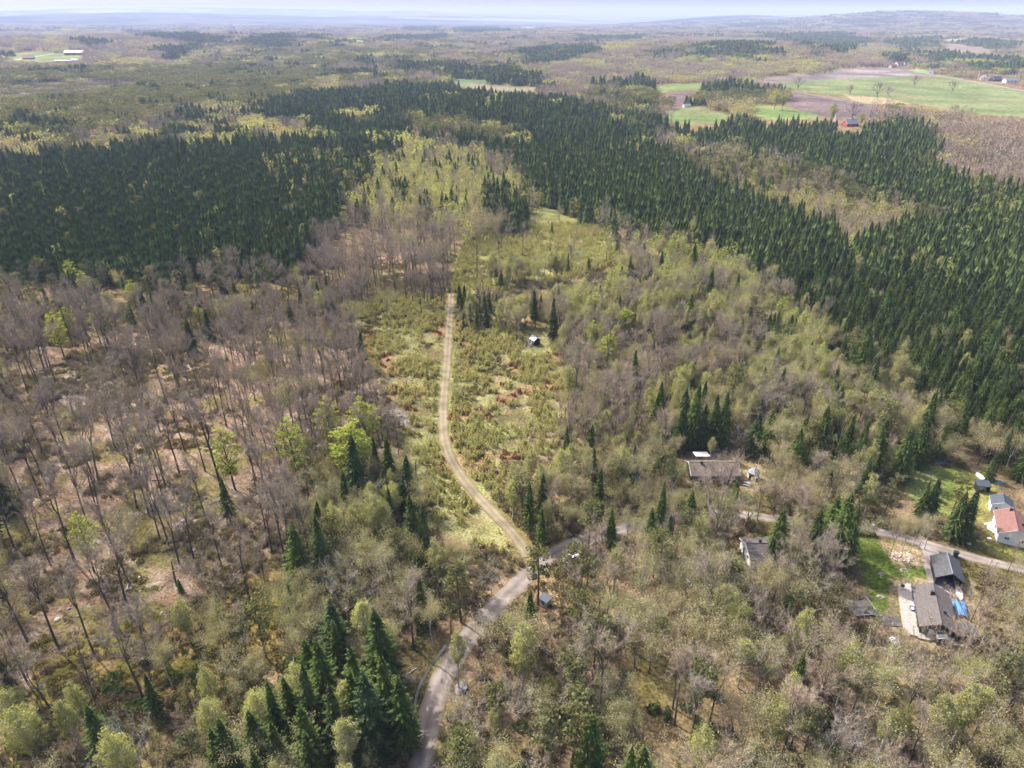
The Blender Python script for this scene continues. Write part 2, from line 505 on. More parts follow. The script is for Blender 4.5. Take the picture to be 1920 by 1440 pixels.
def budding_model(seed, H=13.0, clear=.3, spread=.7, fork=5, nleaf=84, ls=.15, droop=.3, bark='bark', leaf='pale', rad=.15, wood='palewood', ntw=9, fuzz=.42):
    """open broadleaf crown: real limbs, pale twigs and small opening leaves"""
    r = np.random.default_rng(seed)
    t = MB(); c = MB(); ends = []
    lean = r.normal(size=2)*H*.03; hc = H*clear
    t.tube([(0,0,-.2),(lean[0]*.3,lean[1]*.3,hc*.5),(lean[0],lean[1],hc)], [rad*1.2,rad*.9,rad*.75], 6, cap=False)
    p = np.array((lean[0], lean[1], hc))
    for k in range(fork):
        a = 6.283*k/fork + r.uniform(-.5,.5); sp = spread*r.uniform(.4,1.15) if k else .08
        branches(t, c, r, p, np.array((math.cos(a)*sp, math.sin(a)*sp, 1.0)), (H-hc)*r.uniform(.42,.58), rad*.5, 0, 2, ends, .15, (3,4), .6)
    for (pts, dd) in ends:
        for j in range(ntw):
            i = r.integers(0, len(pts)-1); b = pts[i] + (pts[i+1]-pts[i])*r.uniform()
            d = dd*.5 + r.normal(size=3)*.6; d /= np.linalg.norm(d); l = r.uniform(.4,1.1); s = np.cross(d, r.normal(size=3)); s /= np.linalg.norm(s)
            c.tri(b-s*.014, b+s*.014, b+d*l-(0,0,droop*l), 1)
        m = int(nleaf*r.uniform(.3,1.5))
        for j in range(m):
            u = r.uniform(.1,1.2); i = min(int(u*(len(pts)-1)), len(pts)-2)
            b = pts[i] + (pts[i+1]-pts[i])*(u*(len(pts)-1)-i)
            o = r.normal(size=3)*fuzz; o[2] -= droop*abs(r.normal())*.9
            c.leaf(b+o, ls*r.uniform(.6,1.4), r)
    return t, c, bark, leaf

def sapling_model(seed, H=3.0, leaf='sapling', n=95, w=.42):
    r = np.random.default_rng(seed); c = MB()
    for s in range(r.integers(2,5)):
        ox, oy = r.normal(size=2)*w*.8; h = H*r.uniform(.6,1.05)
        for j in range(n//3):
            q = r.uniform(.08,1)
            rr = w*(1-q*.75)*r.uniform(.1,1)
            a = r.uniform(0,6.28)
            c.leaf((ox+math.cos(a)*rr, oy+math.sin(a)*rr, h*q), r.uniform(.20,.42), r)
        c.tube([(ox,oy,-.1),(ox,oy,h)], [.03,.01], 3, mi=1)
    return c, [leaf, 'bark']

def bush_model(seed, rad=1.0, h=.9, leaf='rust', n=150, ls=.30):
    r = np.random.default_rng(seed); c = MB()
    for j in range(n):
        o = r.normal(size=3); o /= np.linalg.norm(o); o *= r.uniform(.35,1)**.5
        lump = 1+.3*math.sin(3*o[0]+seed)+.2*math.cos(4*o[1])
        c.leaf((o[0]*rad*lump, o[1]*rad*lump, abs(o[2])*h*lump+.05), ls*r.uniform(.6,1.4), r)
    for j in range(4):
        a = r.uniform(0,6.28); c.tube([(0,0,-.1),(math.cos(a)*rad*.5, math.sin(a)*rad*.5, h*.7)], [.03,.01], 3, mi=1)
    return c, [leaf, 'bark']

def brush_model(seed, rad=1.1, h=1.3, n=70):
    r = np.random.default_rng(seed); c = MB()
    for j in range(n):
        a = r.uniform(0,6.28); q = math.sqrt(r.uniform())*rad*.5; b = np.array((math.cos(a)*q, math.sin(a)*q, 0))
        e = b + np.array((math.cos(a)*rad*r.uniform(0,.6), math.sin(a)*rad*r.uniform(0,.6), h*r.uniform(.4,1.1))); s = r.normal(size=3)*.035; s[2] = 0
        c.tri(b-s, b+s, e)
        c.leaf(e, r.uniform(.12,.28), r)
    return c, ['brush', 'bark']

def rock_model(seed, n=8):
    r = np.random.default_rng(seed); b = MB()
    rings = 4
    vs = [(0,0,.62)]
    for i in range(1, rings):
        ph = math.pi*i/rings*.62
        for k in range(n):
            a = 6.283*k/n + .3*i; rr = math.sin(ph)*r.uniform(.8,1.15)
            vs.append((math.cos(a)*rr*1.15, math.sin(a)*rr*.9, math.cos(ph)*.62*r.uniform(.85,1.15)))
    for k in range(n):
        a = 6.283*k/n + .3*rings; vs.append((math.cos(a)*1.1, math.sin(a)*.9, -.35))
    fs = [(0, 1+k, 1+(k+1)%n) for k in range(n)]
    for i in range(rings-1):
        for k in range(n):
            a = 1+i*n+k; b2 = 1+i*n+(k+1)%n
            fs.append((a, a+n, b2+n, b2))
    b.add(vs, fs); return b

# simpler far versions: each a single small mesh
def far_spruce(c, r, x, y, H, R0, mi=0, rings=7, seg=6):
    for i in range(rings):
        q0 = .08 + .9*i/rings; q1 = min(q0 + 1.55/rings, 1.0)
        a0 = r.uniform(0,6.28); b = len(c.v)
        c.v.append((x, y, H*q1))
        for k in range(seg*2):
            a = a0 + 3.1416*k/seg
            rr = R0*(1-q0)**.85*(1.1 if k % 2 else .55)*r.uniform(.8,1.15) + .08
            c.v.append((x+math.cos(a)*rr, y+math.sin(a)*rr, H*(q0 - (.02 if k % 2 else -.03))))
        for k in range(seg*2):
            c.f.append((b, b+1+k, b+1+(k+1)%(seg*2))); c.m.append(mi)

def far_leafy(c, r, x, y, H, R0, mi=0, n=60, ls=.9, shape=1.4, base=.35, bark=1):
    cz = H*(base + (1-base)*.5); hz = H*(1-base)*.5
    for j in range(n):
        o = r.normal(size=3); o /= np.linalg.norm(o); s = r.uniform(.45,1)**.4
        lump = 1 + .22*math.sin(2.7*o[0]+x) + .2*math.cos(3.1*o[1]+y)
        c.leaf((x+o[0]*R0*s*lump, y+o[1]*R0*s*lump, cz+o[2]*hz*s), ls*r.uniform(.6,1.3), r, mi=mi)
    if bark is not None:
        c.tube([(x,y,0),(x,y,cz+hz*.4)], [.16,.06], 3, mi=bark, cap=False)

def far_bare(c, r, x, y, H, R0, mi=0, n=120, bark=1, w=.14):
    c.tube([(x,y,0),(x,y,H*.6)], [.22,.12], 3, mi=bark, cap=False)
    for j in range(n):
        a = r.uniform(0,6.28); q = r.uniform(.42,1); rr = R0*math.sqrt(max(.05,1-((q-.68)/.36)**2))*r.uniform(.2,1)
        b = np.array((x+math.cos(a)*rr*.6, y+math.sin(a)*rr*.6, H*(q-.08)))
        e = np.array((x+math.cos(a)*rr, y+math.sin(a)*rr, H*q)) + r.normal(size=3)*.35
        s = r.normal(size=3); s /= np.linalg.norm(s)
        c.tri(b-s*w*.5, b+s*w*.5, e, mi)

def far_variant(kind, seed, clump=False):
    r = np.random.default_rng(seed); c = MB()
    pos = [(0,0)]
    if clump:
        pos = []
        for i in range(4):
            for j in range(3):
                if r.uniform() < .88: pos.append(((i-1.5)*4.2+r.normal()*.9, (j-1)*4.8+r.normal()*1.0))
    for (x, y) in pos:
        s = r.uniform(.8,1.15)
        if kind == 'spruce': far_spruce(c, r, x, y, 17*s*r.uniform(.85,1.1), 3.5*s*r.uniform(.85,1.15), rings=5 if clump else 8, seg=4 if clump else 6)
        elif kind == 'pine': far_leafy(c, r, x, y, 15*s, 2.4*s, n=40 if clump else 110, ls=1.25 if clump else .8, base=.5)
        elif kind == 'birch': far_leafy(c, r, x, y, 13*s, 2.1*s, n=42 if clump else 130, ls=1.15 if clump else .62, base=.25)
        elif kind == 'pale': far_leafy(c, r, x, y, 13*s, 2.6*s, n=44 if clump else 140, ls=1.15 if clump else .62, base=.25)
        elif kind == 'leafing': far_leafy(c, r, x, y, 14*s, 3*s, n=50 if clump else 150, ls=1.1 if clump else .7, base=.2)
        elif kind == 'bare': far_bare(c, r, x, y, 18*s, 3.3*s, n=70 if clump else 200, w=.34 if clump else .15)
    mats = {'spruce':['spruce','spruce_bark'],'pine':['pine','pine_bark'],'birch':['birch','birch_bark'],'pale':['pale','bark'],
            'leafing':['leafing','bark'],'bare':['twig','bark']}[kind]
    return c, mats

KINDS = {   # kind: (model function calls, nominal height)
 'spruce': ([lambda: spruce_model(1), lambda: spruce_model(2, rmax=3.0, low=.2), lambda: spruce_model(3, rmax=4.2, low=.05), lambda: spruce_model(4, rmax=2.5, low=.3)], 18.0),
 'pine': ([lambda: pine_model(11), lambda: pine_model(12, base=.55, spread=2.2), lambda: pine_model(13, base=.3, spread=2.7)], 15.0),
 'birch': ([lambda: leafy_model(21), lambda: leafy_model(22, crown=(1.8,1.8,4.8)), lambda: leafy_model(23, crown=(2.6,2.6,4.3), leaves=6000), lambda: leafy_model(24, crown=(1.7,1.7,3.6), cz=.70, leaves=3000), lambda: budding_model(25, leaf='birch', bark='birch_bark', spread=.4, fork=5, clear=.3, nleaf=76, droop=.5)], 13.0),
 'pale': ([lambda: budding_model(31), lambda: budding_model(32, bark='birch_bark', spread=.5, fork=4, clear=.35, nleaf=72), lambda: budding_model(33, spread=.95, fork=6, clear=.22, nleaf=74, rad=.18), lambda: budding_model(34, spread=.45, fork=4, clear=.4, nleaf=46, bark='birch_bark', ntw=16), lambda: budding_model(35, spread=.8, fork=5, clear=.25, nleaf=44, ntw=18), lambda: budding_model(36, spread=.65, fork=5, clear=.18, nleaf=96, fuzz=.5)], 13.0),
 'bare': ([lambda: bare_model(41, spread=.28, fork=4, clear=.5), lambda: bare_model(42, clear=.55, spread=.28, fork=4), lambda: bare_model(43, clear=.38, spread=.55, fork=5), lambda: bare_model(44, clear=.48, spread=.2, fork=3, n=50), lambda: bare_model(45, clear=.2, spread=1.0, fork=7, n=34, tl=1.8, w=.10, rad=.5)], 22.0),
 'bush_tree': ([lambda: bare_model(51, H=10, clear=.12, spread=1.0, fork=7, n=40, tl=.8, w=.032, rad=.10), lambda: bare_model(52, H=10, clear=.2, spread=.8, fork=6, n=40, tl=.8, w=.032, rad=.11), lambda: bare_model(53, H=10, clear=.18, spread=.9, fork=6, n=26, tl=.8, w=.03, wood='palewood', bark='birch_bark', rad=.10)], 10.0),
 'leafing': ([lambda: leafy_model(61, H=17, crown=(3.4,3.4,6.4), cz=.58, bark='bark', leaf='leafing', leaves=2900, ls=.36, layered=True, rad=.2), lambda: leafy_model(62, H=17, crown=(3.9,3.7,5.6), cz=.62, bark='bark', leaf='leafing', leaves=3500, ls=.38, layered=True, rad=.22)], 17.0),
}
LONG = {'spruce':'spruce_tree','pine':'pine_tree','birch':'birch_tree','pale':'budding_tree','bare':'bare_beech','bush_tree':'bare_bush_tree','leafing':'fresh_green_tree'}
PROTO = {}
for kind, (fs, nomh) in KINDS.items():
    PROTO[kind] = []
    for i, f in enumerate(fs):
        t, c, bk, lf = f()
        tm = t.mesh(LONG[kind] + '_trunk', [M[bk]]); cm = c.mesh(LONG[kind] + '_crown', [M[lf], M['palewood']] if max(c.m) > 0 else [M[lf]])
        PROTO[kind].append((tm, cm, t, c, bk, lf))

# ---------------------------------------------------------------- survey: open ground, given as outlines on the ground
G_LAWN1 = [(1700,882),(1745,873),(1800,878),(1850,888),(1870,915),(1868,940),(1858,960),(1852,975),(1835,985),(1800,975),(1740,960),(1700,930)]
G_LAWN2 = [(1598,1000),(1640,1008),(1700,1025),(1742,1042),(1746,1090),(1722,1093),(1716,1140),(1690,1108),(1680,1100),(1665,1160),(1640,1165),(1625,1120),(1615,1060)]
G_LAWN3 = [(1836,1000),(1860,1012),(1920,1022),(1980,1030),(1980,1060),(1900,1050),(1850,1036)]
G_YARD = [(1285,845),(1430,855),(1436,905),(1412,930),(1380,912),(1285,905)]
G_YARD2 = [(1380,1000),(1500,1000),(1500,1052),(1380,1052)]
G_YARD3 = [(1670,1085),(1830,1085),(1850,1180),(1800,1225),(1700,1215),(1660,1165)]
FIELDS = {
 'field_main': ([(1460,152),(1560,148),(1700,141),(1780,142),(1830,154),(1900,168),(1990,190),(1990,230),(1830,212),(1780,206),(1715,195),(1640,184),(1570,180),(1500,170),(1470,163)], (.130,.158,.072)),
 'field_left': ([(1225,160),(1330,156),(1325,168),(1240,172)], (.14,.18,.07)),
 'field_low': ([(1245,208),(1290,200),(1330,205),(1370,216),(1360,232),(1270,232),(1245,222)], (.115,.155,.060)),
 'field_mid': ([(1420,195),(1520,205),(1540,222),(1440,225),(1400,212)], (.13,.18,.06)),
 'plough_top': ([(1380,152),(1480,142),(1600,130),(1660,127),(1700,133),(1760,143),(1700,142),(1560,149),(1440,155)], (.140,.120,.118)),
 'plough_mid': ([(1470,172),(1520,178),(1600,190),(1650,200),(1640,222),(1560,222),(1490,205),(1470,190)], (.118,.092,.090)),
 'plough_left': ([(1250,174),(1295,172),(1300,198),(1258,200)], (.125,.085,.090)),
 'field_cut': ([(850,156),(925,158),(1010,164),(1020,172),(930,170),(850,162)], (.14,.135,.085)),
 'green_cut': ([(840,148),(920,150),(925,158),(850,157)], (.10,.15,.07)),
 'field_farleft': ([(14,109),(32,99),(90,96),(120,100),(152,104),(158,109),(100,115),(60,118)], (.14,.18,.07)),
 'field_clear': ([(1750,88),(1790,80),(1860,92),(1880,100),(1800,98)], (.17,.14,.11)),
 'field_far_a': ([(1765,74),(1812,71),(1810,75),(1770,77)], (.24,.28,.13)),
 'field_far_b': ([(970,50),(1010,51),(1005,54),(972,54)], (.2,.3,.13)),
 'field_far_c': ([(663,75),(686,76),(685,79),(664,79)], (.22,.3,.1)),
 'field_home': ([(1705,131),(1725,129),(1745,133),(1745,138),(1720,136)], (.16,.26,.07)),
}
G_HEATH = [(660,575),(690,562),(760,560),(846,556),(880,590),(960,605),(1040,630),(1062,700),(1062,790),(1040,850),(985,862),(950,880),(935,935),(940,985),(968,1008),(985,1030),(940,1040),(900,1030),(850,1010),(800,985),(780,930),(768,860),(755,800),(735,760),(700,700),(672,640)]
G_HEATH2 = [(846,545),(858,490),(875,440),(930,425),(985,415),(992,372),(1030,365),(1080,385),(1130,415),(1168,448),(1165,490),(1090,520),(1010,535),(930,550),(870,556)]
G_LITTER = [(0,610),(100,590),(300,620),(480,640),(600,640),(700,700),(760,830),(720,960),(560,1010),(430,1080),(330,1150),(280,1260),(130,1300),(0,1290)]
G_STONY = [(735,755),(765,775),(775,810),(750,800),(728,775)]
G_MOSS = [(60,1200),(300,1150),(430,1100),(520,1060),(560,1200),(420,1330),(260,1400),(60,1400)]
G_BOG = [(0,152),(120,147),(255,150),(205,166),(90,180),(0,186)]
G_CUT = [(385,262),(430,240),(540,216),(612,236),(600,258),(500,268)]
G_RIGHTRED = [(1755,305),(1830,310),(1850,345),(1790,335)]

TRACK = [(846,552),(845,575),(843,600),(840,650),(836,700),(832,750),(831,790),(834,825),(843,855),(860,885),(885,918),(915,952),(945,983),(966,1006),(984,1032),(990,1045)]
ROAD = [(770,1560),(780,1490),(788,1440),(796,1390),(810,1330),(832,1268),(862,1218),(900,1170),(940,1126),(985,1082),(1030,1045),(1075,1020),(1120,1006),(1165,992),(1230,976),(1300,966),(1370,964),(1450,972),(1520,980),(1590,988),(1660,1000),(1720,1016),(1780,1033),(1840,1050),(1920,1068),(2010,1090)]
DRIVE = [(1737,1022),(1748,1045),(1752,1070),(1760,1092),(1780,1108),(1800,1116)]
FARROAD = [(1560,132),(1640,127.5),(1700,131),(1760,142.5),(1830,154),(1900,167),(1990,186)]
FARLANE = [(0,122),(20,115),(60,107),(100,101)]
DITCH = [(836,1206),(818,1232),(800,1258),(786,1284),(779,1310),(774,1345)]

def smooth_line(pix, step):
    pts = np.array([spot(*p)[:2] for p in pix])
    out = []
    for i in range(len(pts)-1):
        p0 = pts[max(i-1,0)]; p1 = pts[i]; p2 = pts[i+1]; p3 = pts[min(i+2,len(pts)-1)]
        n = max(2, int(np.hypot(*(p2-p1))/step))
        for k in range(n):
            t = k/n
            out.append(.5*((2*p1)+(-p0+p2)*t+(2*p0-5*p1+4*p2-p3)*t*t+(-p0+3*p1-3*p2+p3)*t**3))
    out.append(pts[-1])
    return np.array(out)

LINES = {'track': (smooth_line(TRACK, 1.5), 3.1), 'road': (smooth_line(ROAD, 1.5), 4.5), 'driveway': (smooth_line(DRIVE, 1.5), 3.6),
         'country_road': (smooth_line(FARROAD, 20), 7.0), 'farm_lane': (smooth_line(FARLANE, 40), 7.0), 'ditch_water': (smooth_line(DITCH, 1.0), .5)}

def line_dist(x, y, name):
    pts = LINES[name][0]
    x = np.asarray(x, float); y = np.asarray(y, float)
    best = np.full(x.shape, 1e9)
    lo = pts.min(0)-30; hi = pts.max(0)+30
    m = (x>lo[0])&(x<hi[0])&(y>lo[1])&(y<hi[1])
    if not m.any(): return best
    X = x[m]; Y = y[m]; b = best[m]
    for i in range(0, len(pts)-1):
        a = pts[i]; d = pts[i+1]-a; L2 = max(d@d, 1e-9)
        t = np.clip(((X-a[0])*d[0]+(Y-a[1])*d[1])/L2, 0, 1)
        b = np.minimum(b, np.hypot(X-a[0]-t*d[0], Y-a[1]-t*d[1]))
    best[m] = b
    return best

# ---------------------------------------------------------------- the ground: one sheet out to the horizon
def ground_zone_colors(x, y, z):
    px, py = project(x, y, z)
    r = np.hypot(x, y)
    n1 = fbm(x, y, 14, 31); n2 = fbm(x, y, 4.5, 37); n3 = fbm(x, y, 60, 41); n4 = fbm(x, y, 1.8, 43, 2)
    C = lambda *c: np.array(c)[None, :]
    mix = lambda a, b, t: a*(1-t[:, None]) + b*t[:, None]
    st = lambda v, a, b: np.clip((v-a)/(b-a), 0, 1)
    one = np.ones((len(x), 3))
    # forest floor: leaf litter, moss, bare brown
    litter = mix(C(.195,.140,.092)*one, C(.140,.100,.060)*one, st(n2,.35,.65))
    moss = mix(C(.085,.080,.028)*one, C(.125,.105,.040)*one, st(n4,.3,.7))
    col = mix(litter, moss, st(n1,.42,.62)*.9)
    # thinned beech slope on the left: pink litter, rusty patches, pale branch debris
    a = mix(C(.205,.152,.112)*one, C(.130,.094,.066)*one, st(fbm(x,y,2.6,55),.4,.6))
    a = mix(a, C(.150,.092,.062)*one, st(fbm(x,y,4,51),.55,.68)*.8)
    a = mix(a, C(.25,.215,.175)*one, st(fbm(x,y,3,53),.62,.75)*st(n4,.4,.6))
    a = mix(a, C(.12,.105,.040)*one, st(fbm(x,y,6,57),.50,.60)*.85)
    m = inpoly(px, py, G_LITTER); col[m] = a[m]
    b = mix(C(.095,.085,.022)*one, C(.15,.105,.045)*one, st(n2,.4,.65))
    m = inpoly(px, py, G_MOSS); col[m] = b[m]
    # heathy clearings
    h = mix(C(.165,.160,.070)*one, C(.130,.110,.052)*one, st(n2,.42,.62))
    h = mix(h, C(.175,.185,.075)*one, st(fbm(x,y,9,61),.5,.65))
    h = mix(h, C(.19,.095,.060)*one, st(fbm(x,y,8,63),.60,.70)*.7)
    h = mix(h, C(.22,.19,.14)*one, st(n4,.70,.8)*.5)
    for g in (G_HEATH, G_HEATH2):
        m = inpoly(px, py, g); col[m] = h[m]
    c = mix(C(.19,.195,.075)*one, C(.15,.15,.055)*one, st(n2,.4,.6))
    m = inpoly(px, py, G_HEATH2); col[m] = c[m]*.8 + h[m]*.2
    s = mix(C(.235,.19,.16)*one, C(.15,.11,.085)*one, st(n4,.4,.6))
    for g in (G_STONY, [(985,790),(1050,780),(1058,815),(1010,840),(980,815)], [(115,690),(220,700),(240,760),(150,780),(100,740)]):
        m = inpoly(px, py, g); col[m] = s[m]
    # gardens
    l = mix(C(.115,.150,.032)*one, C(.085,.118,.025)*one, st(n2,.4,.62))
    l = mix(l, C(.165,.155,.05)*one, st(n1,.50,.62))
    m = inpoly(px, py, G_LAWN2) | inpoly(px, py, G_LAWN3); col[m] = l[m]
    l2 = mix(l, C(.175,.165,.055)*one, st(px,1780,1840))
    l2 = mix(l2, C(.155,.175,.065)*one, st(1790-px,0,40))
    m = inpoly(px, py, G_LAWN1); col[m] = l2[m]
    w = mix(C(.20,.165,.085)*one, C(.24,.185,.12)*one, st(n2,.4,.6))
    m = inpoly(px, py, G_YARD) | inpoly(px, py, G_YARD3); col[m] = w[m]
    w2 = mix(C(.36,.27,.18)*one, C(.22,.16,.10)*one, st(n4,.4,.6))
    m = inpoly(px, py, [(1650,1018),(1700,1022),(1735,1040),(1725,1062),(1680,1060),(1665,1040)]); col[m] = w2[m]
    # fields
    for k, (g, fc) in FIELDS.items():
        m = inpoly(px, py, g)
        f = C(*fc)*one
        if 'plough' in k: f = mix(f, f*1.5, st(fbm(x,y,45,71),.5,.75))
        else: f = mix(f, f*C(1.15,.95,1.1), st(fbm(x,y,60,73),.5,.7))
        col[m] = f[m]
    m = inpoly(px, py, [(1580,176),(1660,184),(1700,193),(1640,196),(1600,190)]); col[m] = (C(.26,.22,.13)*one)[m]
    m = inpoly(px, py, G_BOG); col[m] = mix(C(.092,.076,.072)*one, C(.115,.098,.085)*one, st(n3,.4,.6))[m]
    m = inpoly(px, py, G_CUT); col[m] = mix(C(.21,.19,.11)*one, C(.27,.22,.17)*one, st(n1,.5,.6))[m]
    m = inpoly(px, py, G_RIGHTRED); col[m] = (C(.23,.15,.12)*one)[m]
    # far beyond: canopy read as a whole (dark conifers, brown and yellow-green broadleaf)
    far = mix(C(.078,.080,.062)*one, C(.028,.042,.026)*one, st(fbm(x*.55,y,520,81),.47,.54))
    far = mix(far, C(.11,.115,.060)*one, st(fbm(x*.6,y,330,83),.57,.68)*.7)
    far = mix(far, C(.19,.22,.09)*one, st(fbm(x*.4,y,700,87,2),.74,.78))
    t = st(r, 5000, 8500)
    isf = np.zeros(len(x), bool)
    for k, (g, fc) in FIELDS.items(): isf |= inpoly(px, py, g)
    t = t*(~isf)
    col = mix(col, far, t)
    return np.clip(col, 0, 1)

def build_ground():
    na, nr = 560, 640
    az = np.radians(np.linspace(-80, 80, na))
    rr = np.concatenate([[3.0], np.geomspace(24, 24500, nr-1)])
    A, RR = np.meshgrid(az, rr)
    x = (np.sin(A)*RR).ravel(); y = (np.cos(A)*RR).ravel()
    z = terrain(x, y)
    # ditch cut beside the road
    dd = line_dist(x, y, 'ditch_water'); z = z - .55*np.exp(-(dd/1.3)**2)
    # clods and hummocks where the forest floor is rough (kept off roads and lawns)
    px, py = project(x, y, z)
    near = np.clip((900-np.hypot(x,y))/500, 0, 1)
    rough = near*(np.clip((np.minimum(np.minimum(line_dist(x,y,'track'), line_dist(x,y,'road')), line_dist(x,y,'driveway'))-3.2)/3, 0, 1))
    for g in (G_LAWN1, G_LAWN2, G_LAWN3, G_YARD, G_YARD2, G_YARD3):
        rough[inpoly(px, py, g)] = .0
    z = z + rough*((fbm(x,y,5,91)-.5)*.7)
    v = np.stack([x, y, z], 1)
    i, j = np.meshgrid(np.arange(nr-1), np.arange(na-1), indexing='ij')
    a = (i*na+j).ravel()
    f = np.stack([a, a+1, a+na+1, a+na], 1)[:, ::-1]
    me = bpy.data.meshes.new('ground')
    me.vertices.add(len(v)); me.vertices.foreach_set('co', v.ravel())
    me.loops.add(f.size); me.loops.foreach_set('vertex_index', f.ravel().astype(np.int32))
    me.polygons.add(len(f)); me.polygons.foreach_set('loop_start', np.arange(0, f.size, 4, dtype=np.int32))
    me.polygons.foreach_set('use_smooth', np.ones(len(f), bool))
    me.update(); me.validate()
    col = ground_zone_colors(x, y, terrain(x, y))
    att = me.color_attributes.new('soil', 'FLOAT_COLOR', 'POINT')
    att.data.foreach_set('color', np.concatenate([col, np.ones((len(col),1))], 1).astype(np.float32).ravel())
    m, nt, out = new_mat('forest_ground')
    N, L = nt.nodes, nt.links
    vc = N.new('ShaderNodeVertexColor'); vc.layer_name = 'soil'
    geo = N.new('ShaderNodeNewGeometry')
    def noise(scale, detail=3):
        n = N.new('ShaderNodeTexNoise'); n.inputs['Scale'].default_value = scale; n.inputs['Detail'].default_value = detail
        L.new(geo.outputs['Position'], n.inputs['Vector']); return n
    n1 = noise(1.7, 5); n2 = noise(.16, 4); n3 = noise(.012, 5)
    cr1 = ramp(nt, [(.50,.48,.45),(1.0,1.0,1.0),(1.5,1.48,1.42)]); cr1.color_ramp.elements[0].position=.32; cr1.color_ramp.elements[2].position=.70
    cr2 = ramp(nt, [(.74,.74,.70),(1.22,1.2,1.2)]); cr2.color_ramp.elements[0].position=.38; cr2.color_ramp.elements[1].position=.62
    cr3 = ramp(nt, [(.78,.80,.78),(1.18,1.16,1.16)]); cr3.color_ramp.elements[0].position=.4; cr3.color_ramp.elements[1].position=.6
    L.new(n1.outputs[0], cr1.inputs[0]); L.new(n2.outputs[0], cr2.inputs[0]); L.new(n3.outputs[0], cr3.inputs[0])
    src = vc.outputs[0]
    for c in (cr1, cr2, cr3):
        mu = N.new('ShaderNodeVectorMath'); mu.operation = 'MULTIPLY'; L.new(src, mu.inputs[0]); L.new(c.outputs[0], mu.inputs[1]); src = mu.outputs[0]
    b = N.new('ShaderNodeBsdfDiffuse'); L.new(src, b.inputs[0])
    bp = N.new('ShaderNodeBump'); bp.inputs['Strength'].default_value = .7; bp.inputs['Distance'].default_value = .25
    L.new(n1.outputs[0], bp.inputs['Height']); L.new(bp.outputs[0], b.inputs['Normal'])
    L.new(b.outputs[0], out.inputs[0])
    me.materials.append(m)
    o = link('ground', me); tag(o, kind='structure')
    return o
build_ground()

# roads laid on the ground as cambered ribbons
def road_mat(name, kind):
    m, nt, out = new_mat(name); N, L = nt.nodes, nt.links
    uv = N.new('ShaderNodeUVMap'); uv.uv_map = 'across'
    sx = N.new('ShaderNodeSeparateXYZ'); L.new(uv.outputs[0], sx.inputs[0])
    geo = N.new('ShaderNodeNewGeometry')
    nz = N.new('ShaderNodeTexNoise'); nz.inputs['Scale'].default_value = .9; nz.inputs['Detail'].default_value = 6; L.new(geo.outputs['Position'], nz.inputs['Vector'])
    add = N.new('ShaderNodeMath'); add.operation = 'MULTIPLY_ADD'; add.inputs[1].default_value = .16; L.new(nz.outputs[0], add.inputs[0]); L.new(sx.outputs[0], add.inputs[2])
    sub = N.new('ShaderNodeMath'); sub.operation = 'SUBTRACT'; sub.inputs[1].default_value = .08; L.new(add.outputs[0], sub.inputs[0])
    cr = N.new('ShaderNodeValToRGB'); e = cr.color_ramp.elements
    if kind == 'track':
        stops = [(0,(.14,.12,.06)),(.14,(.175,.145,.085)),(.22,(.205,.17,.125)),(.34,(.20,.165,.12)),(.44,(.17,.145,.085)),(.56,(.17,.145,.085)),(.66,(.20,.165,.12)),(.78,(.205,.17,.125)),(.86,(.175,.145,.085)),(1,(.14,.12,.06))]
    elif kind == 'gravel':
        stops = [(0,(.14,.11,.08)),(.10,(.185,.155,.125)),(.28,(.225,.195,.175)),(.5,(.160,.135,.118)),(.72,(.225,.195,.175)),(.9,(.185,.155,.125)),(1,(.14,.11,.08))]
    else:
        stops = [(0,(.21,.18,.165)),(.5,(.25,.225,.215)),(1,(.21,.18,.165))]
    e[0].position = 0; e[0].color = (*stops[0][1],1); e[1].position = 1; e[1].color = (*stops[-1][1],1)
    for p, c in stops[1:-1]:
        q = e.new(p); q.color = (*c,1)
    L.new(sub.outputs[0], cr.inputs[0])
    n2 = N.new('ShaderNodeTexNoise'); n2.inputs['Scale'].default_value = .22; n2.inputs['Detail'].default_value = 5; L.new(geo.outputs['Position'], n2.inputs['Vector'])
    c2 = ramp(nt, [(.72,.71,.70),(1.22,1.22,1.22)]); c2.color_ramp.elements[0].position=.35; c2.color_ramp.elements[1].position=.65; L.new(n2.outputs[0], c2.inputs[0])
    mu = N.new('ShaderNodeVectorMath'); mu.operation = 'MULTIPLY'; L.new(cr.outputs[0], mu.inputs[0]); L.new(c2.outputs[0], mu.inputs[1])
    b = N.new('ShaderNodeBsdfDiffuse'); L.new(mu.outputs[0], b.inputs[0]); L.new(b.outputs[0], out.inputs[0])
    return m

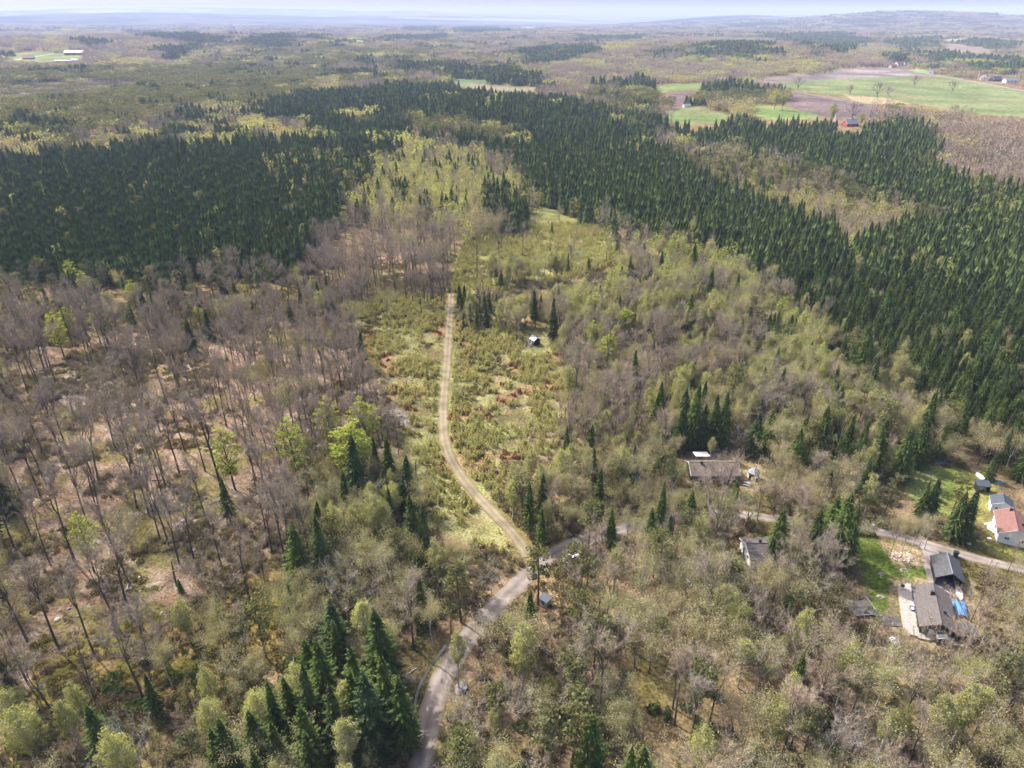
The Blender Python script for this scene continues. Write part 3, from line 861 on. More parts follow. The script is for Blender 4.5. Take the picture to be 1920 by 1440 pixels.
def ribbon(name, key, mat, lift, edge=.35, nx=7, objname=None, level=None):
    pts, w = LINES[key]
    r = np.random.default_rng(len(key))
    T = np.gradient(pts, axis=0); T /= np.linalg.norm(T, axis=1)[:, None]+1e-9
    Nn = np.stack([-T[:,1], T[:,0]], 1)
    vs = []; us = []
    for i, p in enumerate(pts):
        ww = w*(1-.3*min(1, max(0, (p[0]-30)/30))) if key == 'road' else w
        wl_ = ww*.5 + (fbm(np.array([p[0]]), np.array([p[1]]), 4, 5)[0]-.5)*edge*2
        wr_ = ww*.5 + (fbm(np.array([p[0]]), np.array([p[1]]), 4, 8)[0]-.5)*edge*2
        for k in range(nx):
            s = 2*k/(nx-1)-1
            q = p + Nn[i]*s*(wl_ if s > 0 else wr_)
            z = tz(*q) + lift*(1-.75*abs(s)**4) if level is None else tz(*q)+level
            vs.append((q[0], q[1], z)); us.append((s*.5+.5, i/len(pts)))
    fs = [(i*nx+k, (i+1)*nx+k, (i+1)*nx+k+1, i*nx+k+1) for i in range(len(pts)-1) for k in range(nx-1)]
    me = mesh_from(name, vs, fs, [mat])
    uvl = me.uv_layers.new(name='across')
    arr = np.array([us[l.vertex_index] for l in me.loops], np.float32); uvl.data.foreach_set('uv', arr.ravel())
    if len(me.polygons) and me.polygons[0].normal.z < 0: me.flip_normals()
    o = link(name, me); tag(o, kind='structure'); return o
ribbon('track', 'track', road_mat('grassy_wheel_track', 'track'), .14)
gm = road_mat('gravel_road', 'gravel')
ribbon('driveway', 'driveway', road_mat('driveway_gravel', 'plain'), .145)
ribbon('road', 'road', gm, .16)
ribbon('country_road', 'country_road', road_mat('pale_road', 'plain'), .5, edge=.5)
ribbon('farm_lane', 'farm_lane', M['deck'], .6, edge=.5)
ribbon('ditch_water', 'ditch_water', M['water'], 0, edge=.25, nx=3, level=-.42)

# ---------------------------------------------------------------- stands of trees (outlines of the canopy as surveyed)
# name: (spacing m, height factor, {kind: share})
MIX = {
 'default':   (7.0, .95, {'bare':.30,'pale':.32,'birch':.10,'spruce':.18,'pine':.10}),
 'spruce':    (3.7, 1.0, {'spruce':.982,'birch':.006,'pale':.006,'pine':.006}),
 'spruce_b':  (4.2, 1.0, {'spruce':.80,'birch':.10,'pine':.06,'pale':.04}),
 'spruce_h':  (4.4, .95, {'spruce':.44,'pale':.24,'birch':.32}),
 'pinewood':  (4.8, .85, {'pine':.84,'spruce':.12,'pale':.04}),
 'pinepale':  (4.8, .95, {'pine':.50,'pale':.18,'birch':.08,'spruce':.12,'bare':.12}),
 'birchwood': (3.9, .92, {'birch':.52,'pale':.26,'spruce':.13,'bare':.09}),
 'birchpale': (4.2, .95, {'pale':.66,'birch':.20,'bare':.14}),
 'decid':     (5.2, .85, {'bare':.60,'pale':.27,'birch':.09,'spruce':.02,'leafing':.02}),
 'decidy':    (5.0, .85, {'pale':.22,'birch':.05,'bare':.36,'spruce':.19,'pine':.18}),
 'beech':     (7.4, 1.15, {'bare':.90,'pale':.07,'leafing':.03}),
 'beechd':    (6.0, .95, {'bare':.90,'pale':.08,'bush_tree':.02}),
 'beechmix':  (6.2, .8, {'bare':.46,'spruce':.22,'pine':.12,'pale':.10,'bush_tree':.06,'leafing':.04}),
 'thin':      (13., 1.35, {'bare':.9,'bush_tree':.1}),
 'mid':       (4.3, .92, {'birch':.68,'pale':.10,'bare':.11,'spruce':.07,'bush_tree':.02,'leafing':.02}),
 'midbare':   (4.8, .78, {'bare':.46,'bush_tree':.10,'pale':.22,'birch':.20,'leafing':.02}),
 'midlow':    (4.3, .95, {'birch':.36,'pale':.34,'bare':.06,'bush_tree':.08,'spruce':.13,'pine':.07}),
 'garden':    (3.9, .9, {'pale':.42,'bush_tree':.22,'bare':.16,'birch':.08,'spruce':.09,'pine':.03}),
 'lower':     (4.8, 1.06, {'pale':.36,'bush_tree':.17,'bare':.13,'birch':.18,'pine':.11,'spruce':.05}),
 'lowright':  (4.8, 1.08, {'pale':.44,'bush_tree':.20,'bare':.12,'birch':.18,'pine':.06}),
 'lowleft':   (5.6, .95, {'pale':.38,'birch':.14,'spruce':.10,'pine':.14,'bush_tree':.16,'bare':.08}),
 'mixclump':  (4.6, .75, {'spruce':.42,'birch':.40,'bare':.10,'pale':.08}),
 'scrub':     (9., .55, {'birch':.66,'pale':.16,'bare':.10,'spruce':.08}),
 'heath':     (60., .45, {'pale':.6,'birch':.4}),
 'bog':       (11., .30, {'pine':.8,'pale':.2}),
 'open':      (999., 1, {'pale':1}),
}
STANDS = [
 # far country
 ('decidy', [(0,34),(1920,34),(1920,90),(0,90)]),
 ('decid', [(0,60),(350,58),(345,95),(330,125),(0,128)]),
 ('pinepale', [(330,95),(640,75),(820,88),(990,98),(1000,125),(1020,165),(720,160),(640,155),(400,135)]),
 ('decidy', [(640,70),(900,70),(1000,80),(960,100),(820,95),(700,88)]),
 ('decid', [(1015,165),(1010,120),(1060,108),(1150,78),(1300,70),(1450,72),(1660,85),(1670,125),(1500,142),(1400,157),(1230,162),(1200,210),(1080,190)]),
 ('decidy', [(1160,88),(1290,82),(1300,100),(1210,106)]),
 ('decidy', [(1660,85),(1920,90),(1920,165),(1760,140),(1680,122)]),
 ('decid', [(1480,155),(1530,150),(1545,158)]),
 ('spruce', [(235,58),(340,62),(430,70),(425,82),(330,76),(255,66)]),
 ('spruce', [(145,74),(180,72),(215,78),(190,86),(150,86)]),
 ('spruce', [(490,66),(545,66),(545,92),(430,82)]),
 ('spruce', [(562,64),(622,68),(622,74),(568,73)]),
 ('spruce', [(296,84),(362,82),(372,96),(312,112)]),
 ('spruce', [(735,114),(850,116),(870,126),(960,128),(1022,142),(1026,162),(925,160),(918,150),(850,142),(740,134)]),
 ('spruce', [(965,93),(1050,86),(1120,88),(1127,96),(1060,113),(1010,120),(980,106)]),
 ('spruce', [(1075,70),(1210,65),(1210,73),(1080,78)]),
 ('spruce', [(715,68),(765,67),(830,66),(832,74),(720,76)]),
 ('spruce', [(855,52),(925,50),(950,58),(860,62)]),
 ('spruce', [(758,51),(815,50),(817,57),(765,58)]),
 ('spruce', [(1435,63),(1590,62),(1598,82),(1582,100),(1530,92),(1440,73)]),
 ('spruce', [(1592,67),(1622,74),(1620,90),(1590,86)]),
 ('spruce', [(1350,45),(1480,40),(1500,46),(1380,52)]),
 ('spruce', [(1560,36),(1665,34),(1670,42),(1580,46)]),
 ('spruce_b', [(1308,82),(1400,78),(1465,84),(1470,98),(1440,114),(1360,110),(1300,98)]),
 ('spruce_b', [(1235,94),(1340,98),(1338,108),(1280,104)]),
 ('spruce', [(1640,80),(1690,73),(1755,70),(1752,84),(1700,88)]),
 ('spruce', [(1795,72),(1850,73),(1903,82),(1900,96),(1850,90),(1800,81)]),
 ('spruce_b', [(1690,92),(1800,98),(1925,113),(1925,132),(1820,126),(1740,112)]),
 ('spruce', [(1664,104),(1688,101),(1702,118),(1668,120)]),
 ('spruce', [(1115,150),(1215,148),(1220,161),(1120,165)]),
 ('pinewood', [(1108,165),(1235,164),(1260,182),(1255,203),(1170,198),(1095,185)]),
 ('spruce', [(1322,157),(1446,156),(1447,170),(1330,172)]),
 ('pinewood', [(1300,170),(1440,171),(1440,190),(1330,204),(1293,200)]),
 ('birchpale', [(1338,184),(1430,190),(1470,202),(1480,215),(1380,220),(1340,210)]),
 ('pinewood', [(0,128),(150,122),(350,122),(620,128),(640,150),(650,200),(500,226),(350,226),(250,246),(130,272),(0,292)]),
 ('pinepale', [(0,240),(130,238),(330,215),(350,226),(250,246),(130,272),(0,292)]),
 ('bog', G_BOG),
 ('birchpale', [(170,110),(300,108),(310,118),(175,124)]),
 ('birchpale', [(590,150),(640,140),(640,160),(600,170)]),
 ('decidy', [(120,272),(240,228),(350,198),(470,188),(600,205),(580,222),(440,238),(385,264),(210,288),(120,290)]),
 ('decidy', [(1170,195),(1240,190),(1255,215),(1400,222),(1470,215),(1540,222),(1560,240),(1300,232),(1200,262),(1170,235)]),
 ('decidy', [(1570,222),(1640,200),(1700,200),(1800,222),(1820,245),(1740,250),(1660,232),(1580,245)]),
 ('beechd', [(1745,240),(1830,212),(1900,218),(1990,235),(1990,400),(1900,372),(1820,350),(1750,300)]),
 ('spruce_b', [(1700,330),(1800,335),(1920,360),(1920,410),(1790,405)]),
 # the big conifer woods
 ('spruce', [(640,164),(760,158),(900,157),(935,165),(1010,178),(1100,190),(1165,208),(1185,236),(1150,262),(1050,265),(985,260),(960,235),(830,222),(740,238),(700,262),(640,262),(560,232),(480,216),(480,198),(560,170)]),
 ('birchpale', [(640,206),(715,198),(728,206),(650,226)]),
 ('spruce', [(0,300),(100,290),(200,275),(300,268),(380,262),(480,268),(560,262),(640,238),(760,232),(745,275),(712,292),(700,330),(648,385),(600,440),(560,492),(470,500),(420,482),(350,490),(300,520),(200,505),(120,492),(0,512)]),
 ('spruce_b', [(480,290),(620,250),(735,250),(712,292),(700,330),(648,385),(590,400),(520,360)]),
 ('spruce', [(740,245),(985,255),(1180,236),(1232,262),(1300,325),(1400,370),(1500,400),(1570,440),(1592,455),(1680,425),(1760,410),(1990,405),(1990,800),(1880,790),(1780,742),(1722,690),(1640,602),(1550,592),(1480,560),(1430,522),(1380,472),(1300,452),(1220,432),(1150,392),(1050,376),(985,345),(960,300),(900,282),(800,262)]),
 ('pinepale', [(755,228),(830,221),(975,230),(976,256),(900,258),(770,246)]),
 ('spruce', [(1170,212),(1300,226),(1420,216),(1545,216),(1575,242),(1700,222),(1748,245),(1752,300),(1802,345),(1815,390),(1790,408),(1700,382),(1600,342),(1500,306),(1400,280),(1300,266),(1230,252)]),
 ('pinepale', [(1170,255),(1250,266),(1400,291),(1500,316),(1600,351),(1700,386),(1790,412),(1750,422),(1650,420),(1590,440),(1570,400),(1500,385),(1400,352),(1300,318),(1230,272)]),
 ('birchpale', [(1420,362),(1500,362),(1600,375),(1720,398),(1700,420),(1640,426),(1592,462),(1575,440),(1560,408)]),
 ('pinepale', [(1560,395),(1600,392),(1600,402),(1560,402)]),
 ('birchwood', [(735,255),(765,238),(800,262),(850,280),(905,281),(960,300),(975,340),(990,362),(980,380),(930,400),(850,408),(760,400),(690,385),(655,380),(702,330),(718,292)]),
 ('spruce_b', [(905,352),(985,350),(990,412),(930,415),(900,395)]),
 ('decid', [(905,290),(960,296),(975,330),(940,340),(915,320)]),
 ('birchpale', [(690,385),(850,408),(930,400),(940,425),(850,432),(700,415)]),
 # middle ground
 ('beech', [(588,448),(655,395),(680,405),(850,428),(856,545),(760,556),(690,555),(640,560),(560,520)]),
 ('beechd', [(588,448),(655,395),(690,410),(700,500),(690,555),(600,550),(560,520)]),
 ('scrub', G_HEATH2),
 ('thin', [(850,440),(1000,440),(1005,480),(960,485),(850,500)]),
 ('mid', [(880,520),(930,485),(1010,490),(1090,485),(1165,440),(1300,455),(1380,472),(1430,522),(1480,560),(1550,592),(1640,602),(1722,690),(1720,745),(1500,780),(1250,720),(1080,650),(1030,600),(940,592)]),
 ('mixclump', [(880,520),(930,495),(1010,500),(1010,525),(960,540),(900,590),(865,600),(850,560)]),
 ('spruce_b', [(1400,580),(1450,590),(1480,640),(1420,650)]),
 ('spruce_b', [(1560,600),(1640,605),(1690,670),(1600,700),(1560,650)]),
 ('midbare', [(1060,600),(1180,590),(1350,590),(1400,655),(1300,722),(1130,722),(1065,700)]),
 ('midbare', [(1060,700),(1230,700),(1240,760),(1200,830),(1060,850),(1050,780)]),
 ('midlow', [(1230,730),(1500,700),(1720,742),(1780,744),(1925,795),(1925,840),(1700,830),(1600,870),(1280,862),(1220,850)]),
 ('spruce_h', [(1240,700),(1300,690),(1380,750),(1392,840),(1250,835),(1225,770)]),
 ('spruce_h', [(1640,815),(1770,800),(1782,880),(1690,892)]),
 ('spruce_b', [(1390,800),(1620,800),(1620,860),(1390,850)]),
 ('spruce_b', [(1780,730),(1925,780),(1925,830),(1800,800)]),
 ('midlow', [(1000,862),(1280,862),(1280,955),(1160,975),(1070,990),(950,950),(940,900)]),
 ('garden', [(1390,860),(1600,870),(1690,885),(1700,960),(1600,985),(1590,1130),(1380,1070),(1180,1000),(1160,975),(1290,930),(1390,930)]),
 ('garden', [(1800,820),(1925,830),(1925,930),(1870,900),(1800,870)]),
 # left
 ('beechmix', [(0,505),(120,490),(300,520),(420,482),(560,495),(640,560),(650,620),(520,640),(400,640),(200,600),(0,600)]),
 ('beech', [(0,590),(200,600),(400,640),(520,640),(690,640),(735,760),(760,850),(740,960),(620,1000),(520,1060),(330,1150),(280,1220),(130,1280),(0,1260)]),
 ('thin', [(0,640),(330,700),(460,860),(480,1040),(330,1150),(280,1220),(130,1280),(0,1260)]),
 ('beechd', [(400,600),(660,560),(700,690),(770,800),(740,830),(560,800),(420,740)]),
 ('midlow', [(560,830),(740,850),(760,1000),(640,1020),(560,960)]),
 ('heath', G_HEATH),
 ('lowleft', [(0,1280),(130,1290),(280,1230),(340,1150),(520,1060),(620,990),(760,960),(830,1010),(900,1045),(965,1060),(860,1180),(800,1260),(770,1560),(0,1560)]),
 ('thin', [(90,1180),(280,1150),(380,1120),(400,1220),(250,1330),(120,1320)]),
 ('spruce_h', [(480,1215),(600,1180),(700,1130),(770,1180),(785,1300),(765,1560),(470,1560)]),
 ('lower', [(985,1100),(1100,1020),(1180,990),(1380,1070),(1590,1130),(1660,1170),(1600,1260),(1400,1300),(1250,1560),(810,1560),(830,1330),(880,1220)]),
 ('lowright', [(1590,1130),(1660,1170),(1760,1220),(1860,1170),(1860,1060),(1925,1070),(2100,1060),(2100,1600),(1250,1600),(1400,1300),(1600,1260)]),
]

def stand_index(x, y, z, hc=9.0):
    px, py = project(x, y, z+hc)
    px2 = px + 10*(fbm(x, y, 22, 101)-.5)
    idx = np.full(len(x), -1)
    for i, (m, poly) in enumerate(STANDS):
        idx[inpoly(px2, py, poly)] = i
    return idx, px, py

def open_ground(x, y, z):
    px, py = project(x, y, z)
    m = np.zeros(len(x), bool)
    for g in (G_LAWN1, G_LAWN2, G_LAWN3, G_YARD, G_YARD3, G_STONY, G_RIGHTRED): m |= inpoly(px, py, g)
    for k, (g, c) in FIELDS.items(): m |= inpoly(px, py, g)
    for nm, w in (('track',2.6),('road',2.6),('driveway',3.2),('country_road',12),('farm_lane',12),('ditch_water',1.2)):
        m |= line_dist(x, y, nm) < w
    return m

# views kept open: nothing tall may stand in front of these
CLEARVIEW = [(1700,1085,1830,1200),(1745,1030,1815,1105),(1855,920,1990,1020),(1822,885,1862,925),(985,618,1022,655),(1393,1002,1432,1034),(1285,848,1395,892),(1398,862,1428,920),
             (1640,1020,1720,1070),(1575,218,1612,240),(1670,115,1710,132),(1735,125,1760,142),(1832,138,1920,162),(120,95,160,108),(40,104,66,114),(1012,1112,1034,1140),(1740,1008,1860,1030),
             (1605,1125,1632,1150),(855,1275,880,1300),(1700,880,1840,975),(1610,1010,1742,1085),(1325,835,1348,848)]

def blocks_view(x, y, z, h):
    bx, by = project(x, y, z); tx, ty = project(x, y, z+h)
    m = np.zeros(len(x), bool)
    wpx = 1331*1.6/np.hypot(x, y)
    for (x0, y0, x1, y1) in CLEARVIEW:
        lo = np.minimum(bx, tx)-wpx; hi = np.maximum(bx, tx)+wpx
        m |= (lo < x1) & (hi > x0) & (ty < y1) & (by > y0+2) & (hi-lo < 400)
    return m

BASEH = {'spruce':15.0,'pine':14.5,'birch':13.5,'pale':12.5,'bare':17.0,'bush_tree':9.0,'leafing':15.0}

# trees that can be picked out one by one in the photograph: kind, foot (pixel), height, model number
NOTABLE = [
 ('pine',1009,1133,15.5,1),('pine',1102,1040,16,1),('pine',1096,1142,15.5,2),('pine',1076,1138,17,0),('spruce',993,1222,16,1),
 ('leafing',1028,1330,8.5,0),('birch',860,1293,15,3),('spruce',1103,1480,18,2),('spruce',1197,1525,17,2),
 ('spruce',613,1103,20,0),('spruce',572,1112,19,2),('spruce',712,1062,11.5,2),('spruce',798,1062,17,0),('spruce',780,1050,19,0),
 ('bush_tree',652,1163,13,2),('birch',823,1097,13,1),('birch',830,1108,12.5,1),('pale',855,1095,13,1),('birch',867,1140,12,1),('pale',875,1105,13,1),
 ('birch',964,938,13,1),('pale',979,956,14,1),('birch',989,929,13,1),('birch',1013,954,14.5,1),('pale',1028,957,13.5,1),('pale',1050,962,13,1),('pale',1070,945,14,2),
 ('bare',1079,777,24,1),('bare',1075,765,21,0),('bare',1135,716,24,3),('bare',1149,852,24,0),('bare',1141,838,23,2),('bare',1052,821,13,3),('bare',1068,827,13,3),('bare',1191,788,20,0),
 ('bare',1224,682,20,2),('bare',1204,665,17,0),('bare',1049,636,17,2),('bare',1000,608,13,2),('bare',1240,676,17,0),('bare',1260,690,17,1),
 ('spruce',1061,876,13,0),('spruce',863,596,15,2),('spruce',897,592,12.5,0),('spruce',917,586,11.5,0),('spruce',870,588,13,0),
 ('leafing',560,905,21,0),('leafing',665,925,23,1),('leafing',690,862,21,1),('leafing',626,850,19,0),('leafing',441,918,20,0),('leafing',120,668,18,0),('leafing',545,780,15,0),
 ('leafing',1140,700,17,1),('leafing',1282,690,13,1),('leafing',177,1073,17,0),('pale',478,750,15,2),('pale',662,605,11,2),
 ('spruce',672,952,22,2),('spruce',766,952,16,2),('pale',800,965,12,5),('birch',740,950,12,0),('spruce',432,975,13,0),('spruce',680,690,15,1),
 ('spruce',1370,972,12,2),('spruce',1562,1055,20,2),('spruce',1580,1068,18,0),('spruce',1548,1030,16,2),('spruce',1440,1058,10,3),('spruce',1800,1012,15,2),('spruce',1783,1010,14,2),('spruce',1738,975,13,2),('spruce',1720,972,12,0),
 ('spruce',1683,895,16,2),('spruce',1715,872,16,2),('spruce',1755,862,12,2),('spruce',1853,900,8,2),('spruce',1908,900,15,2),('spruce',1880,865,16,0),
 ('pine',1776,985,14,2),('pale',1833,872,14,2),('spruce',1293,838,21,0),('spruce',1313,842,15,0),('spruce',1275,820,17,2),('spruce',1335,835,17,0),('spruce',1350,838,18,0),
 ('spruce',1237,795,15,0),('spruce',1187,910,13,0),('spruce',1110,925,14,0),('spruce',1105,870,13,0),('spruce',1395,700,13,0),('spruce',1187,725,14,0),
 ('pale',1160,965,11,2),('pale',1195,960,11,2),('bare',1365,925,13,2),('birch',1328,870,9,3),('pale',1425,945,11,0),
 ('pale',1668,1043,12,1),('pale',1705,1036,10,3),('pale',1690,1036,10,1),('pale',1722,1028,10,3),('pale',1733,1030,9,3),('bush_tree',1590,1165,9,0),('bush_tree',1640,1185,7,1),('bush_tree',1842,1215,9,0),('bush_tree',1790,1222,7,1),('bush_tree',1350,912,9,0),('pale',1480,965,11,0),('bush_tree',1450,968,11,1),('bare',1460,1000,13,3),('bare',1485,998,13,1),('pale',1310,985,12,2),('pale',1345,990,12,0),('spruce',1290,1000,13,2),('pale',1525,1000,12,0),('pale',1240,985,11,5),('pale',1262,995,12,2),('bush_tree',1215,975,10,0),('pale',1500,1062,10,2),('pale',1475,1075,10,0),('bush_tree',1520,975,11,0),('pale',1400,985,10,2),('bare',1420,975,12,0),
 ('pine',100,1455,9,0),('spruce',420,1175,9,2),('spruce',295,1345,11,0),('birch',165,1370,12,1),('birch',145,1400,12,1),('birch',70,1440,15,2),('birch',355,1205,12,0),('birch',405,1340,12,0),('birch',412,1405,13,2),
 ('pale',325,1290,12,1),('bush_tree',420,1130,12,0),('bush_tree',283,1275,12,1),('bush_tree',265,1440,12,2),('spruce',340,1110,4,2),
 ('spruce',620,1340,19,2),('spruce',590,1385,18,0),('spruce',725,1290,20,2),('spruce',700,1410,20,2),('spruce',735,1370,19,0),('spruce',680,1350,19,0),('spruce',590,1450,17,2),('spruce',505,1460,17,2),('spruce',540,1480,16,0),('spruce',640,1420,18,0),('spruce',760,1400,17,2),('pale',660,1500,10,2),
 ('pale',1365,1245,13,2),('birch',1300,1340,13,1),('birch',1383,1290,14,3),('birch',1815,1405,15,3),('birch',1785,1390,15,1),('birch',1730,1430,17,3),('birch',1635,1440,15,3),('bush_tree',1505,1280,14,0),('bush_tree',1565,1360,12,1),('pine',1500,1440,15,1),('bush_tree',1590,1500,12,0),
 ('bush_tree',1760,1275,12,1),('bush_tree',1820,1210,13,0),('bush_tree',1700,1270,10,1),('pale',1640,1330,14,3),('bush_tree',1530,1230,9,0),('pine',1490,1190,12,2),('pine',1560,1160,11,2),('spruce',1475,1155,9,2),
 ('bare',1820,1165,15,3),('pale',1900,1110,10,3),('bare',1884,1085,11,3),
 ('bare',1630,148+0,9,2),
]
NOTABLE = NOTABLE[:-1]
for (bx, by, h) in [(105,719,24),(53,738,24),(4,804,22),(82,854,23),(117,860,25),(217,843,29),(268,746,24),(269,727,22),(347,846,25),(337,889,25),(385,883,22),(261,906,24),(257,953,26),(79,939,25),(40,927,23),(182,957,22),(404,707,18),(351,774,19),(425,800,24),(447,818,25),(271,838,20),(95,1060,20),(52,1205,22),(108,1213,24),(242,1093,24),(337,1060,22),(363,1047,22),(245,1157,25),(177,1228,23),(270,1313,25),(283,1250,17),(108,1355,20),(50,1277,20),(177,1313,18),(25,1160,22),(22,1257,19),(332,1100,8),(300,1010,20),(480,900,20),(505,950,21),(390,985,20),(415,1060,18),(140,905,22),(500,1000,17),(540,1020,16)]:
    NOTABLE.append(('bare', bx, by, h*.93, [0,1,3,1,0,3][(bx+by) % 6]))
# lone oaks in the pasture
for (bx, by, h) in [(1495,167,19),(1593,177,15),(1645,181,21),(1665,180,14),(1715,162,20),(1784,174,19),(1790,211,10),(1597,222,20)]:
    NOTABLE.append(('bare', bx, by, h, 4))
NOTABLE += [('leafing',1452,206,24,1),('leafing',1466,207,22,1),('leafing',1560,231,24,1),('leafing',1613,240,18,1),('spruce',1373,155,22,0),('spruce',1330,156,18,0)]

trees = {k: [] for k in BASEH}      # kind -> rows (x, y, z, height, rotation, model, forced)
nxy = []
for (k, bx, by, h, mi) in NOTABLE:
    x, y, z = spot(bx, by)
    nxy.append((x, y))
    trees[k].append((x, y, z, h, R.uniform(0, 6.28), mi, 1))
nxy = np.array(nxy)

def pick_kinds(idx, x, y, u):
    """kind number per candidate, drawn from the stand's shares but clumped a little by noise"""
    names = list(BASEH)
    out = np.full(len(x), -1); keep = np.zeros(len(x), bool); hm = np.ones(len(x))
    return names, out, keep, hm

def sample(r0, r1, step, clump):
    """jittered candidates in a ring; step grows with distance for clumps"""
    res = []
    if not clump:
        g = np.arange(-r1, r1, step)
        X, Y = np.meshgrid(g, np.arange(0, r1, step))
        X = X.ravel() + rng.uniform(-.46, .46, X.size)*step; Y = Y.ravel() + rng.uniform(-.46, .46, Y.size)*step
        r = np.hypot(X, Y); m = (r >= r0) & (r < r1); X, Y = X[m], Y[m]; S = np.full(len(X), 1.0)
    else:
        xs = []; ys = []; ss = []
        r = r0
        while r < r1:
            s = step*(r/r0)**.8
            n = int(math.radians(80)*r/s)
            a = np.radians(-40) + (np.arange(n)+rng.uniform(0,1,n))*s/r
            rr = r + rng.uniform(-.5,.5,n)*s
            xs.append(np.sin(a)*rr); ys.append(np.cos(a)*rr); ss.append(np.full(n, s/step))
            r += s
        X = np.concatenate(xs); Y = np.concatenate(ys); S = np.concatenate(ss)
    return X, Y, S

KN = list(BASEH)
def populate(r0, r1, step, clump):
    X, Y, S = sample(r0, r1, step, clump)
    Z = terrain(X, Y)
    px, py = project(X, Y, Z)
    tx, ty = project(X, Y, Z+20)
    m = (px > -170) & (px < 2090) & (ty < 1500) & (Y > 20)
    X, Y, Z, S = X[m], Y[m], Z[m], S[m]
    m = ~open_ground(X, Y, Z)
    X, Y, Z, S = X[m], Y[m], Z[m], S[m]
    idx, px, py = stand_index(X, Y, Z)
    u = rng.uniform(0, 1, len(X)); v = rng.uniform(0, 1, len(X)); hj = rng.normal(0, 1, len(X))
    nz = {k: fbm(X, Y, 16 if not clump else 160, 200+i) for i, k in enumerate(KN)}
    far = fbm(X, Y, 420, 333); far2 = fbm(X, Y, 260, 336)
    out = []
    for s in np.unique(idx):
        sel = np.where(idx == s)[0]
        name = 'default' if s < 0 else STANDS[s][0]
        sp, hm, shares = MIX[name]
        dens = 1.0 if clump and sp < 20 else min(1.0, (step/sp)**2)
        kk = list(shares); W = np.array([shares[k] for k in kk])[:, None]*np.ones(len(sel))[None, :]
        if name in ('default', 'decidy', 'decid') and r0 > 1500:      # patchwork of far woods
            sb = np.clip((far[sel]-.52)/.05, 0, 1)
            if 'spruce' in kk: W[kk.index('spruce')] *= 1 + 14*sb
            W[kk.index('bare')] *= 1 + 4*np.clip((far2[sel]-.5)/.05, 0, 1)
        for i, k in enumerate(kk): W[i] *= np.exp(5.0*(nz[k][sel]-.5))
        cw = np.cumsum(W/W.sum(0), 0)
        ch = (v[sel][None, :] > cw).sum(0).clip(0, len(kk)-1)
        kp = u[sel] < dens
        for i, j in enumerate(sel):
            if kp[i]:
                k = kk[ch[i]]
                out.append((k, X[j], Y[j], Z[j], BASEH[k]*hm*(1+(.20 if k == 'spruce' else .15)*max(-2, min(2, hj[j]))), S[j]))
    return out

NEAR_END = 620.0
for (k, x, y, z, h, s) in populate(40, NEAR_END, 3.7, False):
    if min((nxy[:,0]-x)**2 + (nxy[:,1]-y)**2) < 9: continue
    trees[k].append((x, y, z, h, R.uniform(0, 6.28), -1, 0))
def hides_open(x, y, z, h):
    """would the tree stand in front of open ground that the photograph shows?"""
    m = np.zeros(len(x), bool)
    bx, by = project(x, y, z)
    base_heath = inpoly(bx, by, G_HEATH) | inpoly(bx, by, G_HEATH2)
    tp = [np.array(p, float) for p in TRACK]; rp = [np.array(p, float) for p in ROAD if p[1] > 1100] ; sp_ = [np.array(p, float) for p in ((1035,1040),(1080,1017),(1150,998))]
    for q in (.45, .7, .97):
        px, py = project(x, y, z+h*q)
        for g, c in FIELDS.values(): m |= inpoly(px, py, g)
        for g in (G_LAWN1, G_LAWN2): m |= inpoly(px, py, g)
        m |= (inpoly(px, py, G_HEATH) | inpoly(px, py, G_HEATH2)) & ~base_heath
        for line, wd in ((tp, 15), (rp, 15), (sp_, 8)):
            for i in range(len(line)-1):
                a, d = line[i], line[i+1]-line[i]
                t = np.clip(((px-a[0])*d[0]+(py-a[1])*d[1])/(d@d), 0, 1)
                m |= np.hypot(px-a[0]-t*d[0], py-a[1]-t*d[1]) < wd
    return m

for k in trees:
    a = np.array(trees[k])
    bl = (blocks_view(a[:,0], a[:,1], a[:,2], a[:,3]) | hides_open(a[:,0], a[:,1], a[:,2], a[:,3])) & (a[:,6] == 0)
    trees[k] = a[~bl]
clumps = populate(NEAR_END, 9500, 13.5, True)
ca = np.array([(c[1], c[2], c[3]) for c in clumps])
bl = blocks_view(ca[:,0], ca[:,1], ca[:,2], np.full(len(ca), 16.0)) | hides_open(ca[:,0], ca[:,1], ca[:,2], np.full(len(ca), 15.0))
clumps = [c for c, b in zip(clumps, bl) if not b]

def screen_size(a):
    bx, by = project(a[:,0], a[:,1], a[:,2]); tx, ty = project(a[:,0], a[:,1], a[:,2]+a[:,3])
    d = np.sqrt(a[:,0]**2 + a[:,1]**2 + CAM_H**2)
    mx = (bx+tx)*.5; my = by*.4+ty*.6
    vis = (mx > 5) & (mx < 1915) & (my > 20) & (my < 1435)
    return a[:,3]/d*vis, bx, by

# ---------------------------------------------------------------- buildings
def tiled_slope(L_, run, rise, mat, courses, cols=0):
    """one roof slope as overlapping courses; local x along the ridge, y = 0 at the ridge falling to run at the eave, z = 0 at the ridge"""
    b = MB(); n = courses
    cols = cols or 1
    for i in range(n):
        y0 = run*i/n; y1 = run*(i+1)/n + run*.12/n
        z0 = -rise*i/n; z1 = -rise*(i+1)/n - rise*.12/n
        for c in range(cols):
            x0 = -L_/2 + L_*c/cols; x1 = -L_/2 + L_*(c+1)/cols
            up = .05
            b.add([(x0,y0,z0+.02),(x1,y0,z0+.02),(x1,y1,z1+.02+up),(x0,y1,z1+.02+up),(x0,y1,z1-.03),(x1,y1,z1-.03),(x0,y0,z0-.06),(x1,y0,z0-.06)],
                  [(0,3,2,1),(3,4,5,2),(4,6,7,5),(0,6,4,3),(1,2,5,7)])
    return b

